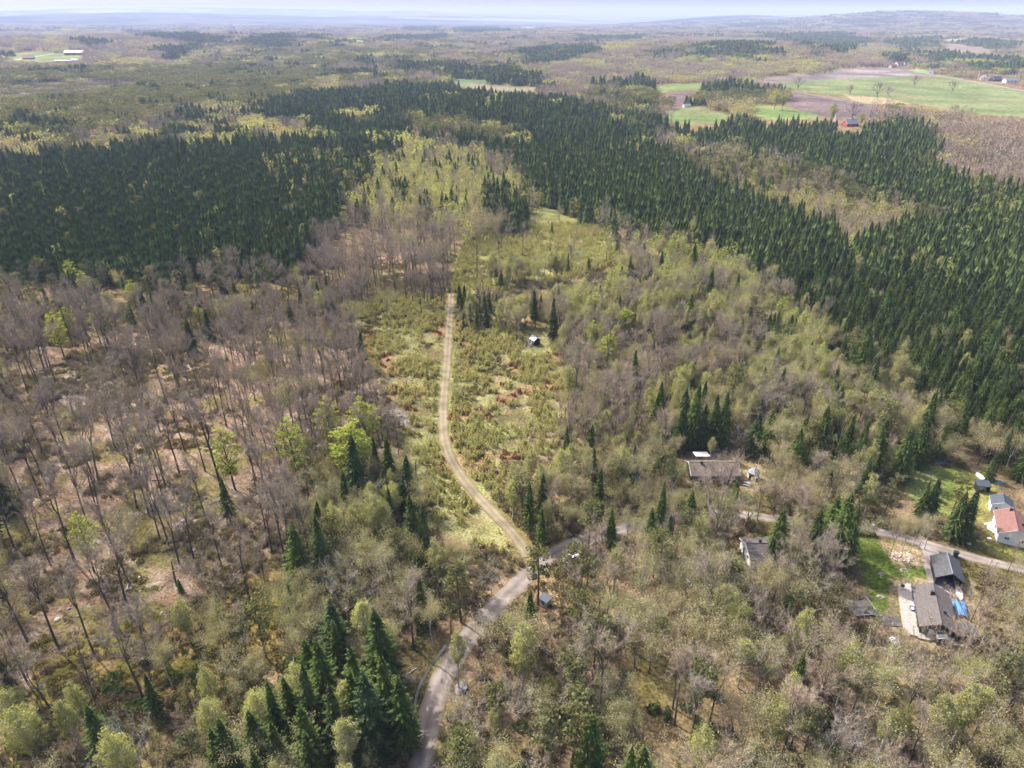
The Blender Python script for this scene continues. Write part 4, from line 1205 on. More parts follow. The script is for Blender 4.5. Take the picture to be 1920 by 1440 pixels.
def window(parent, x, y, z, w, h, axis, frame='white'):
    """a window on a wall; axis 'x' = wall faces +-y, 'y' = wall faces +-x; y or x gives the wall plane"""
    f = MB(); t = .07; s = 1
    fr = MB(); pn = MB()
    if axis == 'x':
        sg = 1 if y > 0 else -1
        for (a0,a1,b0,b1) in ((x-w/2,x+w/2,z,z+t),(x-w/2,x+w/2,z+h-t,z+h),(x-w/2,x-w/2+t,z+t,z+h-t),(x+w/2-t,x+w/2,z+t,z+h-t),(x-t/2,x+t/2,z+t,z+h-t)):
            fr.box(a0,a1,min(y,y+sg*.06),max(y,y+sg*.06),b0,b1)
        pn.box(x-w/2+t*.5,x+w/2-t*.5,min(y-sg*.01,y+sg*.02),max(y-sg*.01,y+sg*.02),z+t*.5,z+h-t*.5)
    else:
        sg = 1 if x > 0 else -1
        for (a0,a1,b0,b1) in ((y-w/2,y+w/2,z,z+t),(y-w/2,y+w/2,z+h-t,z+h),(y-w/2,y-w/2+t,z+t,z+h-t),(y+w/2-t,y+w/2,z+t,z+h-t),(y-t/2,y+t/2,z+t,z+h-t)):
            fr.box(min(x,x+sg*.06),max(x,x+sg*.06),a0,a1,b0,b1)
        pn.box(min(x-sg*.01,x+sg*.02),max(x-sg*.01,x+sg*.02),y-w/2+t*.5,y+w/2-t*.5,z+t*.5,z+h-t*.5)
    o = fr.build('window', M[frame], parent); pn.build('pane', M['glass'], o)
    return o

def house(name, label, cat, center, ang, L_, W, eave, ridge, wall, roof, trim='white', oh=.45, courses=10, cols=1, windows=(), chimneys=(), doors=(), ridgecap=None, base=None, group=None, sink=.3, open_side=None):
    """local x runs along the ridge; windows: (side, along, sill, width, height), side in 'n','s' (long walls +y,-y), 'e','w' (gables +x,-x)"""
    x, y = center; z = tz(x, y)
    e = bpy.data.objects.new(name, None); COL.objects.link(e); e.location = (x, y, z); e.rotation_euler = (0, 0, ang)
    tag(e, label, cat, group)
    hw, hl = W/2, L_/2
    # walls: four of them, each with its own thickness
    t = .16; b = MB()
    run_e = eave
    rise = ridge-eave
    wr = ridge - .06
    for sx in (-1, 1):
        if open_side == ('e' if sx > 0 else 'w'): continue
        x0, x1 = sorted((sx*hl, sx*(hl-t)))
        b.add([(x0,-hw,-sink),(x1,-hw,-sink),(x1,hw,-sink),(x0,hw,-sink),(x0,-hw,eave),(x1,-hw,eave),(x1,hw,eave),(x0,hw,eave),(x0,0,wr-.06),(x1,0,wr-.06)],
              [(0,3,2,1),(0,1,5,4),(3,7,6,2),(0,4,8,7,3),(1,2,6,9,5),(4,5,9,8),(7,8,9,6)])
    for sy in (-1, 1):
        if open_side == ('n' if sy > 0 else 's'): continue
        y0, y1 = sorted((sy*(hw-.002), sy*(hw-t)))
        b.box(-hl+t, hl-t, y0, y1, -sink, eave-.02)
    b.build('wall', M[wall], e)
    run = hw+oh; rs = rise*(run/hw)
    for sy in (1, -1):
        s = tiled_slope(L_+2*oh*.8, run, rs, roof, courses, cols)
        o = s.build('roof_slope', M[roof], e); o.location = (0, 0, ridge+.04); o.rotation_euler = (0, 0, 0 if sy > 0 else math.pi)
        g = MB(); yy = sy*(run+.03); zz = ridge-rs
        g.box(-hl-oh*.75, hl+oh*.75, min(yy,yy+sy*.10), max(yy,yy+sy*.10), zz-.10, zz); g.build('gutter', M['grey' if trim == 'white' else trim], e)
    c = MB(); c.tube([(-hl-oh*.8,0,ridge+.10),(hl+oh*.8,0,ridge+.10)], [.11,.11], 6); c.build('ridge_cap', M[ridgecap or roof], e)
    for sx in (-1, 1):
        tb = MB(); xx = sx*(hl+oh*.8)
        for sy in (-1, 1):
            x0, x1 = sorted((xx, xx+sx*.05))
            tb.add([(x0,0,ridge-.18),(x1,0,ridge-.18),(x1,0,ridge+.06),(x0,0,ridge+.06),(x0,sy*run,ridge-rs-.18),(x1,sy*run,ridge-rs-.18),(x1,sy*run,ridge-rs+.06),(x0,sy*run,ridge-rs+.06)],
                   [(0,1,2,3),(4,7,6,5),(0,4,5,1),(3,2,6,7),(0,3,7,4),(1,5,6,2)])
        tb.build('bargeboard', M[trim], e)
    for (side, a, sill, w, h) in windows:
        if side == 'n': window(e, a, hw, sill, w, h, 'x')
        if side == 's': window(e, a, -hw, sill, w, h, 'x')
        if side == 'e': window(e, hl, a, sill, w, h, 'y')
        if side == 'w': window(e, -hl, a, sill, w, h, 'y')
    for (side, a, w, h, m) in doors:
        d = MB()
        if side in 'ns':
            yy = hw if side == 'n' else -hw; s = 1 if side == 'n' else -1
            d.box(a-w/2, a+w/2, min(yy,yy+s*.05), max(yy,yy+s*.05), .05, h)
            hd = (a+w*.35, yy+s*.08, 1.0)
        else:
            xx = hl if side == 'e' else -hl; s = 1 if side == 'e' else -1
            d.box(min(xx,xx+s*.05), max(xx,xx+s*.05), a-w/2, a+w/2, .05, h)
            hd = (xx+s*.08, a+w*.35, 1.0)
        o = d.build('door', M[m], e); q = MB(); q.tube([(hd[0]-.03,hd[1]-.03,hd[2]),(hd[0]+.05,hd[1]+.05,hd[2])], [.03,.03], 5); q.build('handle', M['grey'], o)
    for (a, b_, w, h) in chimneys:
        zb = ridge - abs(b_)/hw*rise
        q = MB(); q.box(a-w/2, a+w/2, b_-w/2, b_+w/2, zb-.5, zb+h); o = q.build('chimney', M['black'], e)
        q = MB(); q.box(a-w*.62, a+w*.62, b_-w*.62, b_+w*.62, zb+h, zb+h+.08); q.build('chimney_cap', M['slate'], o)
    return e

def mid(a, b, h=0):
    A = spot(*a, h); B = spot(*b, h)
    return ((A[0]+B[0])/2, (A[1]+B[1])/2), math.atan2(B[1]-A[1], B[0]-A[0]), math.hypot(B[0]-A[0], B[1]-A[1])

# the big cottage with its deck (ridge runs towards the camera)
cD, aD, lD = mid((1749,1093), (1766,1170), 4.2)
house('brown_roofed_cottage', 'long black cottage with weathered brown tiled roof and pale deck along its left', 'house', cD, aD, 11.6, 6.2, 2.5, 4.2, 'blackwall', 'tile_brown', trim='blackwall',
      oh=.42, courses=13, cols=30, chimneys=[(-2.6,-.55,.55,1.0),(1.9,1.25,.5,.75)], windows=[('s',-3.2,.9,1.4,1.2),('s',0,.3,1.6,2.0),('s',3,.9,1.4,1.2),('n',-2.5,1.0,1.0,1.0),('n',2,1.0,1.2,1.0)], doors=[('e',-1.2,.9,2.0,'white')], ridgecap='tile_brown')
def at(center, ang, lx, ly):
    """a point given in a building's own axes"""
    return center[0]+math.cos(ang)*lx-math.sin(ang)*ly, center[1]+math.sin(ang)*lx+math.cos(ang)*ly
# in this frame +x points to the camera end of the ridge, -y to the deck side
# porch on the camera gable
pc = at(cD, aD, 6.75, 1.0)
house('porch', 'small porch with grey sheet roof on the near gable of the long black cottage', 'porch', pc, aD, 1.7, 2.3, 1.9, 2.45, 'blackwall', 'slate', trim='white', oh=.15, courses=3, windows=[('e',.4,.8,.6,.8)], sink=.3)
lc = at(cD, aD, 3.6, 5.6); z = tz(*lc)
lt = bpy.data.objects.new('lean_to', None); COL.objects.link(lt); lt.location = (*lc, z); lt.rotation_euler = (0,0,aD)
tag(lt, 'lean-to woodshed with flat grey felt roof, right of the long black cottage', 'shed')
m = MB(); m.add([(-2.1,-1.7,2.25),(2.1,-1.7,2.25),(2.1,1.7,1.95),(-2.1,1.7,1.95),(-2.1,-1.7,2.37),(2.1,-1.7,2.37),(2.1,1.7,2.07),(-2.1,1.7,2.07)], [(0,3,2,1),(4,5,6,7),(0,1,5,4),(1,2,6,5),(2,3,7,6),(3,0,4,7)]); m.build('roof', M['greyboard'], lt)
m = MB(); m.box(-2.0,1.9,-1.55,-1.45,-.2,2.2); m.box(-2.0,-1.9,-1.4,1.5,-.2,1.93); m.build('wall', M['blackwall'], lt)
for (a, b_) in ((1.9,-1.5),(1.9,1.5),(-1.9,1.6)):
    m = MB(); m.box(a-.06,a+.06,b_-.06,b_+.06,-.2,1.93); m.build('post', M['wood'], lt)
for k in range(7):
    m = MB(); m.box(-1.7+.5*k,-1.7+.5*k+.42,-1.3,-.6,0,.5+.25*(k%3)); m.build('log_stack', M['splitwood'], lt)

# deck in loose boards, its edge following the photograph's outline
dpoly_px = [(1683,1097),(1703,1093),(1716,1100),(1718,1118),(1724,1150),(1738,1184),(1756,1190),(1764,1199),(1740,1200),(1707,1190),(1695,1177),(1690,1150)]
dp = [spot(*p, .45)[:2] for p in dpoly_px]
dk = bpy.data.objects.new('deck', None); COL.objects.link(dk)
dz = tz(*spot(1700,1140)[:2]); dk.location = (0,0,0)
tag(dk, 'wide weathered pale timber deck along the left of the long black cottage', 'deck')
def clip_strips(poly, ang, width, gap):
    """boards: parallel strips of a polygon, as (x0, x1, y) runs in a frame turned by ang"""
    ca, sa = math.cos(-ang), math.sin(-ang)
    q = [(p[0]*ca-p[1]*sa, p[0]*sa+p[1]*ca) for p in poly]
    ys = [p[1] for p in q]; y = min(ys)+width/2; out = []
    while y < max(ys):
        xs = []
        for i in range(len(q)):
            a, b = q[i], q[(i+1)%len(q)]
            if (a[1] > y) != (b[1] > y): xs.append(a[0]+(y-a[1])/(b[1]-a[1])*(b[0]-a[0]))
        xs.sort()
        for k in range(0, len(xs)-1, 2): out.append((xs[k], xs[k+1], y))
        y += width+gap
    return out
for (x0, x1, y) in clip_strips(dp, aD+math.pi/2, .34, .02):
    m = MB(); m.box(x0, x1, y-.17, y+.17, 0, .06); o = m.build('board', M['deck'], dk); o.rotation_euler = (0,0,aD+math.pi/2); o.location = (0,0,dz+.40+R.uniform(-.006,.006))
m = MB()
for i in range(len(dp)):
    a, b = dp[i], dp[(i+1)%len(dp)]
    m.add([(a[0],a[1],dz-.3),(b[0],b[1],dz-.3),(b[0],b[1],dz+.39),(a[0],a[1],dz+.39)], [(0,1,2,3),(3,2,1,0)][:1])
m.build('skirt', M['wood'], dk)
# steps at the near end of the deck
s0 = spot(1758,1203); st = bpy.data.objects.new('deck_steps', None); COL.objects.link(st); st.location = s0; st.rotation_euler = (0,0,aD)
tag(st, 'short flight of pale timber steps at the near end of the deck', 'steps')
for k in range(4):
    m = MB(); m.box(.42*k-.8,.42*k-.46,-1.3,1.3,.36-.12*k-.04,.36-.12*k); m.build('tread', M['deck'], st)
for sy in (-1.32, 1.32):
    m = MB(); m.add([(-.8,sy-.03,.36),(.9,sy-.03,-.1),(.9,sy-.03,-.25),(-.8,sy-.03,.1),(-.8,sy+.03,.36),(.9,sy+.03,-.1),(.9,sy+.03,-.25),(-.8,sy+.03,.1)], [(0,1,2,3),(7,6,5,4),(0,4,5,1),(1,5,6,2),(2,6,7,3),(3,7,4,0)]); m.build('stringer', M['wood'], st)
DK = dz+.47
# things on the deck
def place(px, py, h=.5): 
    p = spot(px, py, h); return p[0], p[1], DK
x, y, z = place(1691,1103)
g = bpy.data.objects.new('kettle_grill', None); COL.objects.link(g); g.location = (x,y,z); tag(g, 'round black kettle grill at the top corner of the pale deck', 'grill')
m = MB(); m.tube([(0,0,.62),(0,0,.72),(0,0,.95),(0,0,1.12)], [.22,.42,.42,.14], 10); m.build('bowl', M['black'], g)
for k in range(3):
    a = 2.09*k; m = MB(); m.tube([(math.cos(a)*.35,math.sin(a)*.35,0),(math.cos(a)*.15,math.sin(a)*.15,.66)], [.02,.02], 4); m.build('leg', M['black'], g)
m = MB(); m.tube([(0,-.1,1.16),(0,.1,1.16)], [.025,.025], 4); m.build('handle', M['wood'], g)
def armchair(px, py, rz, label, cushion='cloth'):
    x, y, z = place(px, py)
    e = bpy.data.objects.new('garden_chair', None); COL.objects.link(e); e.location = (x,y,z); e.rotation_euler = (0,0,rz); tag(e, label, 'chair', 'pale garden chairs on the deck')
    m = MB(); m.box(-.36,.36,-.34,.34,.34,.46); m.build('seat', M[cushion], e)
    m = MB(); m.box(-.36,.36,.30,.42,.46,.98); m.build('backrest', M[cushion], e)
    for sx in (-1,1):
        m = MB(); m.box(sx*.40-.05,sx*.40+.05,-.34,.36,.55,.62); m.build('armrest', M['greyboard'], e)
        for sy in (-.28,.30):
            m = MB(); m.box(sx*.36-.03,sx*.36+.03,sy-.03,sy+.03,0,.34); m.build('leg', M['greyboard'], e)
    return e
armchair(1713,1113,aD-1.4,'topmost pale garden chair against the cottage on the deck')
armchair(1714,1122,aD-1.6,'second garden chair from the top along the deck wall')
armchair(1715,1129,aD-1.3,'third garden chair from the top, facing out over the deck')
armchair(1709,1143,aD+1.2,'pale garden chair standing alone left of the round deck table')
x, y, z = place(1714,1137); e = bpy.data.objects.new('round_table', None); COL.objects.link(e); e.location = (x,y,z); tag(e, 'round grey table between the garden chairs on the deck', 'table')
m = MB(); m.tube([(0,0,.68),(0,0,.72)], [.6,.6], 16); m.build('tabletop', M['grey'], e); m = MB(); m.tube([(0,0,0),(0,0,.68)], [.25,.05], 6); m.build('pedestal', M['grey'], e)
x, y, z = place(1722,1172); e = bpy.data.objects.new('covered_grill', None); COL.objects.link(e); e.location = (x,y,z); e.rotation_euler = (0,0,aD); tag(e, 'dark covered gas grill by the near corner of the black cottage', 'grill')
m = MB(); m.prism([(-.6,-.3),(.6,-.3),(.62,.3),(-.62,.3)], 0, .85); m.build('cover', M['slate'], e); m = MB(); m.tube([(-.5,0,.82),(.5,0,.82)], [.3,.3], 8); m.build('hood', M['black'], e)
x, y, z = place(1727,1155); e = bpy.data.objects.new('plant_pot', None); COL.objects.link(e); e.location = (x,y,z); tag(e, 'small green plant pot against the black cottage wall on the deck', 'pot')
m = MB(); m.tube([(0,0,0),(0,0,.35)], [.15,.22], 8); m.build('pot', M['greenpaint'], e)
b_ = MB(); rr_ = np.random.default_rng(5)
for k in range(40): b_.leaf((rr_.normal()*.15, rr_.normal()*.15, .45+rr_.normal()*.1), .18, rr_)
b_.build('leaves', M['leafing'], e)

# black garage and what stands before it
cG, aG, lG = mid((1776,1037), (1786,1075), 4.1)
house('black_garage', 'black timber garage with black tiled roof beside the driveway, above the long cottage', 'garage', cG, aG, 6.9, 5.0, 2.5, 4.1, 'blackwall', 'tile_black', trim='black', oh=.35, courses=10, cols=16, ridgecap='metal_grey', open_side='e',
      windows=[('n',0,1.2,1.0,.7)])
def bin_(px, py, label, mat, s=1.0, h=.5):
    p = spot(px, py, h*.5); e = bpy.data.objects.new('wheelie_bin', None); COL.objects.link(e); e.location = p; e.rotation_euler = (0,0,aG); tag(e, label, 'bin')
    m = MB(); m.add([(-.24*s,-.26*s,.06),(.24*s,-.26*s,.06),(.24*s,.26*s,.06),(-.24*s,.26*s,.06),(-.29*s,-.33*s,.95*s),(.29*s,-.33*s,.95*s),(.29*s,.33*s,.95*s),(-.29*s,.33*s,.95*s)], [(0,3,2,1),(4,5,6,7),(0,1,5,4),(1,2,6,5),(2,3,7,6),(3,0,4,7)]); m.build('body', M[mat], e)
    m = MB(); m.add([(-.31*s,-.36*s,.95*s+.004),(.31*s,-.36*s,.95*s+.004),(.31*s,.36*s,.97*s),(-.31*s,.36*s,.97*s),(-.31*s,-.36*s,1.0*s),(.31*s,-.36*s,1.0*s),(.31*s,.36*s,1.05*s),(-.31*s,.36*s,1.05*s)], [(0,3,2,1),(4,5,6,7),(0,1,5,4),(1,2,6,5),(2,3,7,6),(3,0,4,7)]); m.build('lid', M[mat], e)
    for sx in (-1,1):
        m = MB(); m.tube([(sx*.2*s-.03,.3*s,.1),(sx*.2*s+.03,.3*s,.1)], [.1,.1], 8); m.build('wheel', M['black'], e)
    return e
bin_(1791,1042,'tall dark green bin behind the far gable of the black garage','slate',1.5)
bin_(1783,1097,'blue bin in front of the open black garage','bluepaint',.9)
bin_(1797,1096,'low green bin in front of the open black garage','greenpaint',1.1)
bin_(1636,989,'small blue-grey bin by the hedge beside the lane','grey',1.1)
# boats
def rowboat(px, py, rz, label, hull, L_=3.9, up=False, name='rowing_boat', tarp=None):
    p = spot(px, py, .3); e = bpy.data.objects.new(name, None); COL.objects.link(e); e.location = p; e.rotation_euler = (0,0,rz); tag(e, label, 'boat')
    n = 10; vs = []; 
    for i in range(n+1):
        u = i/n; xx = (u-.5)*L_; w = .72*math.sin(math.pi*min(1, u*.9+.12))**.6 if u < .96 else .06
        for k in range(7):
            a = math.pi*k/6; vs.append((xx, math.cos(a)*w, .62*math.sin(a)**.7 if not up else -.62*math.sin(a)**.7+.62))
    fs = [(i*7+k, i*7+k+1, (i+1)*7+k+1, (i+1)*7+k) for i in range(n) for k in range(6)]
    m = MB(); m.add(vs, fs); m.build('hull', M[hull], e, smooth=True)
    for sy in (-1,1):
        m = MB(); pts = [((i/n-.5)*L_, sy*(.74*math.sin(math.pi*min(1,i/n*.9+.12))**.6 if i/n < .96 else .08), .62 if up else .0) for i in range(n+1)]
        m.tube(pts, [.04]*(n+1), 4); m.build('gunwale', M['white'], e)
    if not up:
        m = MB(); m.box(-L_*.46,L_*.40,-.03,.03,.60,.68); m.build('keel', M['grey'], e)
    if up:
        for q in (-.9, .3, 1.1):
            m = MB(); m.box(q-.12,q+.12,-.60,.60,.42,.46); m.build('thwart', M['wood'], e)
    return e
rowboat(1800,1113,aD+.05,'white rowing boat lying upside down right of the long cottage, below the garage','white',3.6)
rowboat(1840,893,aG+.5,'white boat standing behind the open black shed on the lawn','white',3.2)
# tarpaulin over a trailer
p = spot(1802,1142,.4); e = bpy.data.objects.new('tarpaulin', None); COL.objects.link(e); e.location = p; e.rotation_euler = (0,0,aD); tag(e, 'bright blue tarpaulin stretched over a heap beside the lean-to', 'tarpaulin')
m = MB(); ni, nj = 10, 8; vs = []
for i in range(ni+1):
    for j in range(nj+1):
        u, v = i/ni*2-1, j/nj*2-1
        vs.append((u*2.1, v*1.15*(1-.12*u), .12+1.0*math.sqrt(max(0,1-v*v*.92))*(1-.35*u*u)+.05*math.sin(7*u+3*v)))
m.add(vs, [(i*(nj+1)+j,(i+1)*(nj+1)+j,(i+1)*(nj+1)+j+1,i*(nj+1)+j+1) for i in range(ni) for j in range(nj)]); m.build('sheet', M['blue'], e)
for q in (-1.2,0,1.2):
    m = MB(); m.tube([(q,-1.1,.1),(q,-.6,.9),(q,0,1.17-.2*q*q*.2),(q,.6,.9),(q,1.1,.1)], [.02]*5, 4); m.build('rope', M['white'], e)
# platforms in the wood left of the lawn
def platform(px, py, L_, W, ang, h, label, rail=False):
    p = spot(px, py, h); e = bpy.data.objects.new('timber_platform', None); COL.objects.link(e); e.location = p; e.rotation_euler = (0,0,ang); tag(e, label, 'platform')
    n = int(W/.3)
    for k in range(n):
        m = MB(); m.box(-L_/2, L_/2, -W/2+k*.3, -W/2+k*.3+.27, h-.05, h); m.build('board', M['greyboard'], e)
    for sx in (-1,1):
        for sy in (-1,1):
            m = MB(); m.box(sx*(L_/2-.1)-.06, sx*(L_/2-.1)+.06, sy*(W/2-.1)-.06, sy*(W/2-.1)+.06, -.3, h-.06); m.build('post', M['wood'], e)
    if rail:
        m = MB(); m.box(L_/2-.05, L_/2+.05, -W/2, W/2, h+.8, h+.9)
        m.box(-L_/2, L_/2, -W/2-.05, -W/2+.05, h+.1, h+.2)
        for k in range(5): m.box(L_/2-.04, L_/2+.04, -W/2+k*W/4-.04, -W/2+k*W/4+.04, h, h+.8)
        m.build('railing', M['grey'], e)
platform(1613,1139,4.4,4.4,.08,.5,'grey boarded platform with a railing at the edge of the wood, left of the lawn',True)
platform(1670,1163,3.6,3.0,-.1,.2,'low faded board platform under bare twigs, left of the pale deck')
platform(1411,1100,1.7,2.6,.9,1.6,'small pale platform half hidden among trees below the hidden roof')
# firewood heap on a tarpaulin
p = spot(1690,1044); e = bpy.data.objects.new('firewood_heap', None); COL.objects.link(e); e.location = p; tag(e, 'oval heap of freshly split pale firewood on a white sheet, on the lawn', 'firewood')
m = MB(); n = 22; m.add([(math.cos(6.283*k/n)*2.65*(1+.06*math.sin(5*k))+.25, math.sin(6.283*k/n)*1.55*(1+.08*math.cos(3*k))-.15, .06+.04*math.sin(k*2.1)) for k in range(n)]+[(0,-.2,.12)], [(k,(k+1)%n,n) for k in range(n)]); m.build('sheet', M['white'], e)
lm = MB(); lm.add([(-.22,-.09,0),(.22,-.09,0),(.22,.09,0),(-.22,.09,0),(-.22,0,.15),(.22,0,.15)], [(0,3,2,1),(0,1,5,4),(3,4,5,2),(0,4,3),(1,2,5)]); lmm = lm.mesh('split_log', [M['splitwood']])
for k in range(290):
    a = R.uniform(0,6.28); q = math.sqrt(R.random()); o = link('split_log', lmm, e, (math.cos(a)*q*2.6, math.sin(a)*q*1.5-.1, .12+.55*(1-q*q)*R.random()))
    o.rotation_euler = (R.uniform(-.8,.8), R.uniform(-.8,.8), R.uniform(0,6.28)); s = R.uniform(.8,1.3); o.scale = (s,s,s)
p = spot(1712,1062); b_ = MB(); rr_ = np.random.default_rng(8)
for k in range(90): b_.leaf((rr_.normal()*.9, rr_.normal()*.4, .12+abs(rr_.normal())*.1), .3, rr_)
o = b_.build('bark_heap', M['twig'], None, loc=p); tag(o, 'low heap of dark bark and twigs below the firewood', 'heap')
def stone_ring(px, py, n, rad, label):
    p = spot(px, py); e = bpy.data.objects.new('stone_group', None); COL.objects.link(e); e.location = p; tag(e, label, 'stones')
    for k in range(n):
        rm = rock_model(900+k).mesh('stone', [M['rock']]); a = 6.283*k/n
        o = link('stone', rm, e, (math.cos(a)*rad, math.sin(a)*rad*.7, .05)); s = R.uniform(.2,.38); o.scale = (s,s,s*.8)
stone_ring(1653,1077,6,.55,'small ring of dark stones on the left of the lawn')
stone_ring(1696,1070,7,.8,'row of pinkish stones under the firewood heap')
stone_ring(1651,1120,7,.6,'cluster of grey stones on the shaded lower lawn')
# round pool-like basin below the deck
p = spot(1676,1203); e = bpy.data.objects.new('round_basin', None); COL.objects.link(e); e.location = p; tag(e, 'small round white basin with pale blue middle, in the scrub below the deck', 'basin')
m = MB(); m.tube([(0,0,0),(0,0,.3)], [.95,.95], 16, cap=False); m.tube([(0,0,.3),(0,0,.31)], [.95,.7], 16, cap=False); m.build('rim', M['white'], e)
m = MB(); m.tube([(0,0,.1),(0,0,.24)], [.8,.8], 14); m.build('water', M['cloth'], e); m = MB(); m.tube([(0,0,.2),(0,0,.5)], [.2,.14], 8); m.build('spout', M['grey'], e)
for (px_, py_, lab) in ((1604,1187,'small white disc on the ground left of the round basin'),(1817,1019,'white flat stone at the bend of the gravel lane'),(1855,1010,'white garden light by the lower lawn of the white cottage')):
    p = spot(px_, py_); m = MB(); m.tube([(0,0,0),(0,0,.22)], [.5,.38], 9); tag(m.build('white_disc', M['white'], None, loc=p), lab, 'disc')
# clipped hedge at the lane
p = spot(1612,1003); b_ = MB(); rr_ = np.random.default_rng(9)
for k in range(1500): b_.leaf((rr_.uniform(-3.6,3.6), rr_.uniform(-.55,.55), rr_.uniform(.1,1.25)), .26, rr_)
for k in range(6): b_.tube([(-3+1.2*k,0,0),(-3+1.2*k,0,1)], [.04,.03], 4)
o = b_.build('hedge', M['juniper'], None, loc=p, rotz=-.1); tag(o, 'dark green clipped hedge between the lane and the lawn', 'hedge')

# white cottage with the red roof, its grey-roofed annexe and patio
cC, aC, lC = mid((1899,953), (1908,993), 4.6)
cC = (cC[0]+.1, cC[1])
house('red_roofed_cottage', 'white rendered cottage with faded red tiled roof at the right edge', 'house', cC, aC, 9.0, 6.2, 2.8, 4.6, 'whitewall', 'tile_red', trim='white', oh=.35, courses=13, cols=22,
      windows=[('e',-1.4,1.1,1.0,.9),('e',1.5,1.1,1.0,.9),('s',-2.6,.9,1.2,1.2),('s',-.2,.3,1.5,1.9),('s',2.6,.9,1.2,1.2)], chimneys=[(-3.6,-.5,.45,.7),(.8,1.6,.4,.6),(1.3,2.0,.3,.5)])
cX, aX, lX = mid((1881,926), (1884,941), 3.7)
house('annexe', 'small white annexe with dark slate roof behind the red-roofed cottage', 'annexe', cX, aX, 3.8, 4.6, 2.4, 3.6, 'whitewall', 'slate', trim='white', oh=.2, courses=6, cols=6, windows=[('e',-1.2,1.0,.7,.8),('e',1.2,1.0,.7,.8)], doors=[('s',.2,.9,2.0,'white')])
pp = [spot(*p)[:2] for p in [(1845,981),(1860,978),(1872,985),(1880,1004),(1872,1007),(1852,994)]]
pt = bpy.data.objects.new('patio', None); COL.objects.link(pt); tag(pt, 'pale stone patio on the left side of the white cottage', 'patio'); pz = tz(*pp[0])
for (x0, x1, y) in clip_strips(pp, aC, .42, .03):
    xx = x0
    while xx < x1-.1:
        xe = min(x1, xx+.85); m = MB(); m.box(xx, xe-.03, y-.21, y+.21, 0, .12); o = m.build('slab', M['deck'], pt); o.rotation_euler = (0,0,aC); o.location = (0,0,pz+.06+R.uniform(-.004,.004)); xx = xe
x, y, z = spot(1875,999,.3); e = bpy.data.objects.new('rain_barrel', None); COL.objects.link(e); e.location = (x,y,z+.15); tag(e, 'black barrel against the white cottage on the patio', 'barrel')
m = MB(); m.tube([(0,0,0),(0,0,.45),(0,0,.9)], [.32,.4,.32], 10); m.build('barrel', M['black'], e); m = MB(); m.tube([(0,0,.92),(0,0,.96)], [.35,.35], 10); m.build('lid', M['slate'], e)

# open black shed on the upper lawn
cS, aS, lS = mid((1834,903), (1856,905), 2.6); z = tz(*cS)
e = bpy.data.objects.new('open_shed', None); COL.objects.link(e); e.location = (*cS, z); e.rotation_euler = (0,0,aS); tag(e, 'open-fronted black shed with slate-coloured roof on the upper lawn', 'shed')
m = MB(); m.add([(-1.7,-1.2,1.95),(1.7,-1.2,1.95),(1.7,1.2,2.4),(-1.7,1.2,2.4),(-1.7,-1.2,2.05),(1.7,-1.2,2.05),(1.7,1.2,2.5),(-1.7,1.2,2.5)], [(0,3,2,1),(4,5,6,7),(0,1,5,4),(1,2,6,5),(2,3,7,6),(3,0,4,7)]); m.build('roof', M['slate'], e)
m = MB(); m.box(-1.5,1.5,.95,1.05,-.2,2.3); m.box(-1.5,-1.4,-.9,.94,-.2,1.97); m.box(1.4,1.5,-.9,.94,-.2,1.97); m.build('wall', M['blackwall'], e)
for q in (-1.45,0,1.45):
    m = MB(); m.box(q-.05,q+.05,-1.02,-.92,-.2,1.95); m.build('post', M['black'], e)
m = MB(); m.box(-1.2,1.2,.2,.9,0,1.1); m.build('log_stack', M['splitwood'], e)
for (px_, py_, w_, lab) in ((1765,868,1.8,'faded teal tarpaulin on the bank above the upper lawn'),(1873,905,1.5,'crumpled teal tarpaulin right of the open black shed')):
    p = spot(px_, py_); m = MB(); n = 12
    m.add([(math.cos(6.283*k/n)*w_*(1+.2*math.sin(3*k)), math.sin(6.283*k/n)*w_*.6, .1+.1*math.sin(2.3*k)) for k in range(n)]+[(0,0,.55)], [(k,(k+1)%n,n) for k in range(n)]); tag(m.build('teal_tarpaulin', M['tealtarp'], None, loc=p), lab, 'tarpaulin')
for k, (px_, py_, rz_) in enumerate(((1804,928,2.1),(1809,930,2.3),(1818,931,-.2))):
    p = spot(px_, py_); m = MB(); m.box(-1.4,1.4,-.12,.12,.05,.12); tag(m.build('plank', M['wood'], None, loc=p, rotz=rz_), ['left pale plank lying on the upper lawn','middle pale plank lying on the upper lawn','right plank lying level on the upper lawn'][k], 'plank')

# long tan-roofed house, its white awning, the pavilion, flagpole and picnic table
cA = spot(1338,884,0)[:2]
cA = (spot(1338,866,4.2)[0], spot(1338,866,4.2)[1])
house('tan_roofed_house', 'long low house with moss-stained tan roof behind a leafless tree', 'house', cA, 0.0, 12.6, 6.6, 2.5, 4.1, 'blackwall', 'tile_tan', trim='white', oh=.4, courses=12, cols=28,
      windows=[('s',-4.6,.9,1.2,1.1),('s',-1.8,.9,1.2,1.1),('s',1.2,.9,1.2,1.1),('s',4.4,.9,1.2,1.1)], chimneys=[(-3.3,-.5,.5,.8)], doors=[('s',3.0,.9,2.0,'white')])
p = spot(1318,857,3.0); e = bpy.data.objects.new('sheet_canopy', None); COL.objects.link(e); e.location = (p[0], cA[1]+5.2, tz(p[0], cA[1]+5.2)); tag(e, 'flat whitish sheet canopy behind the long tan-roofed house', 'canopy')
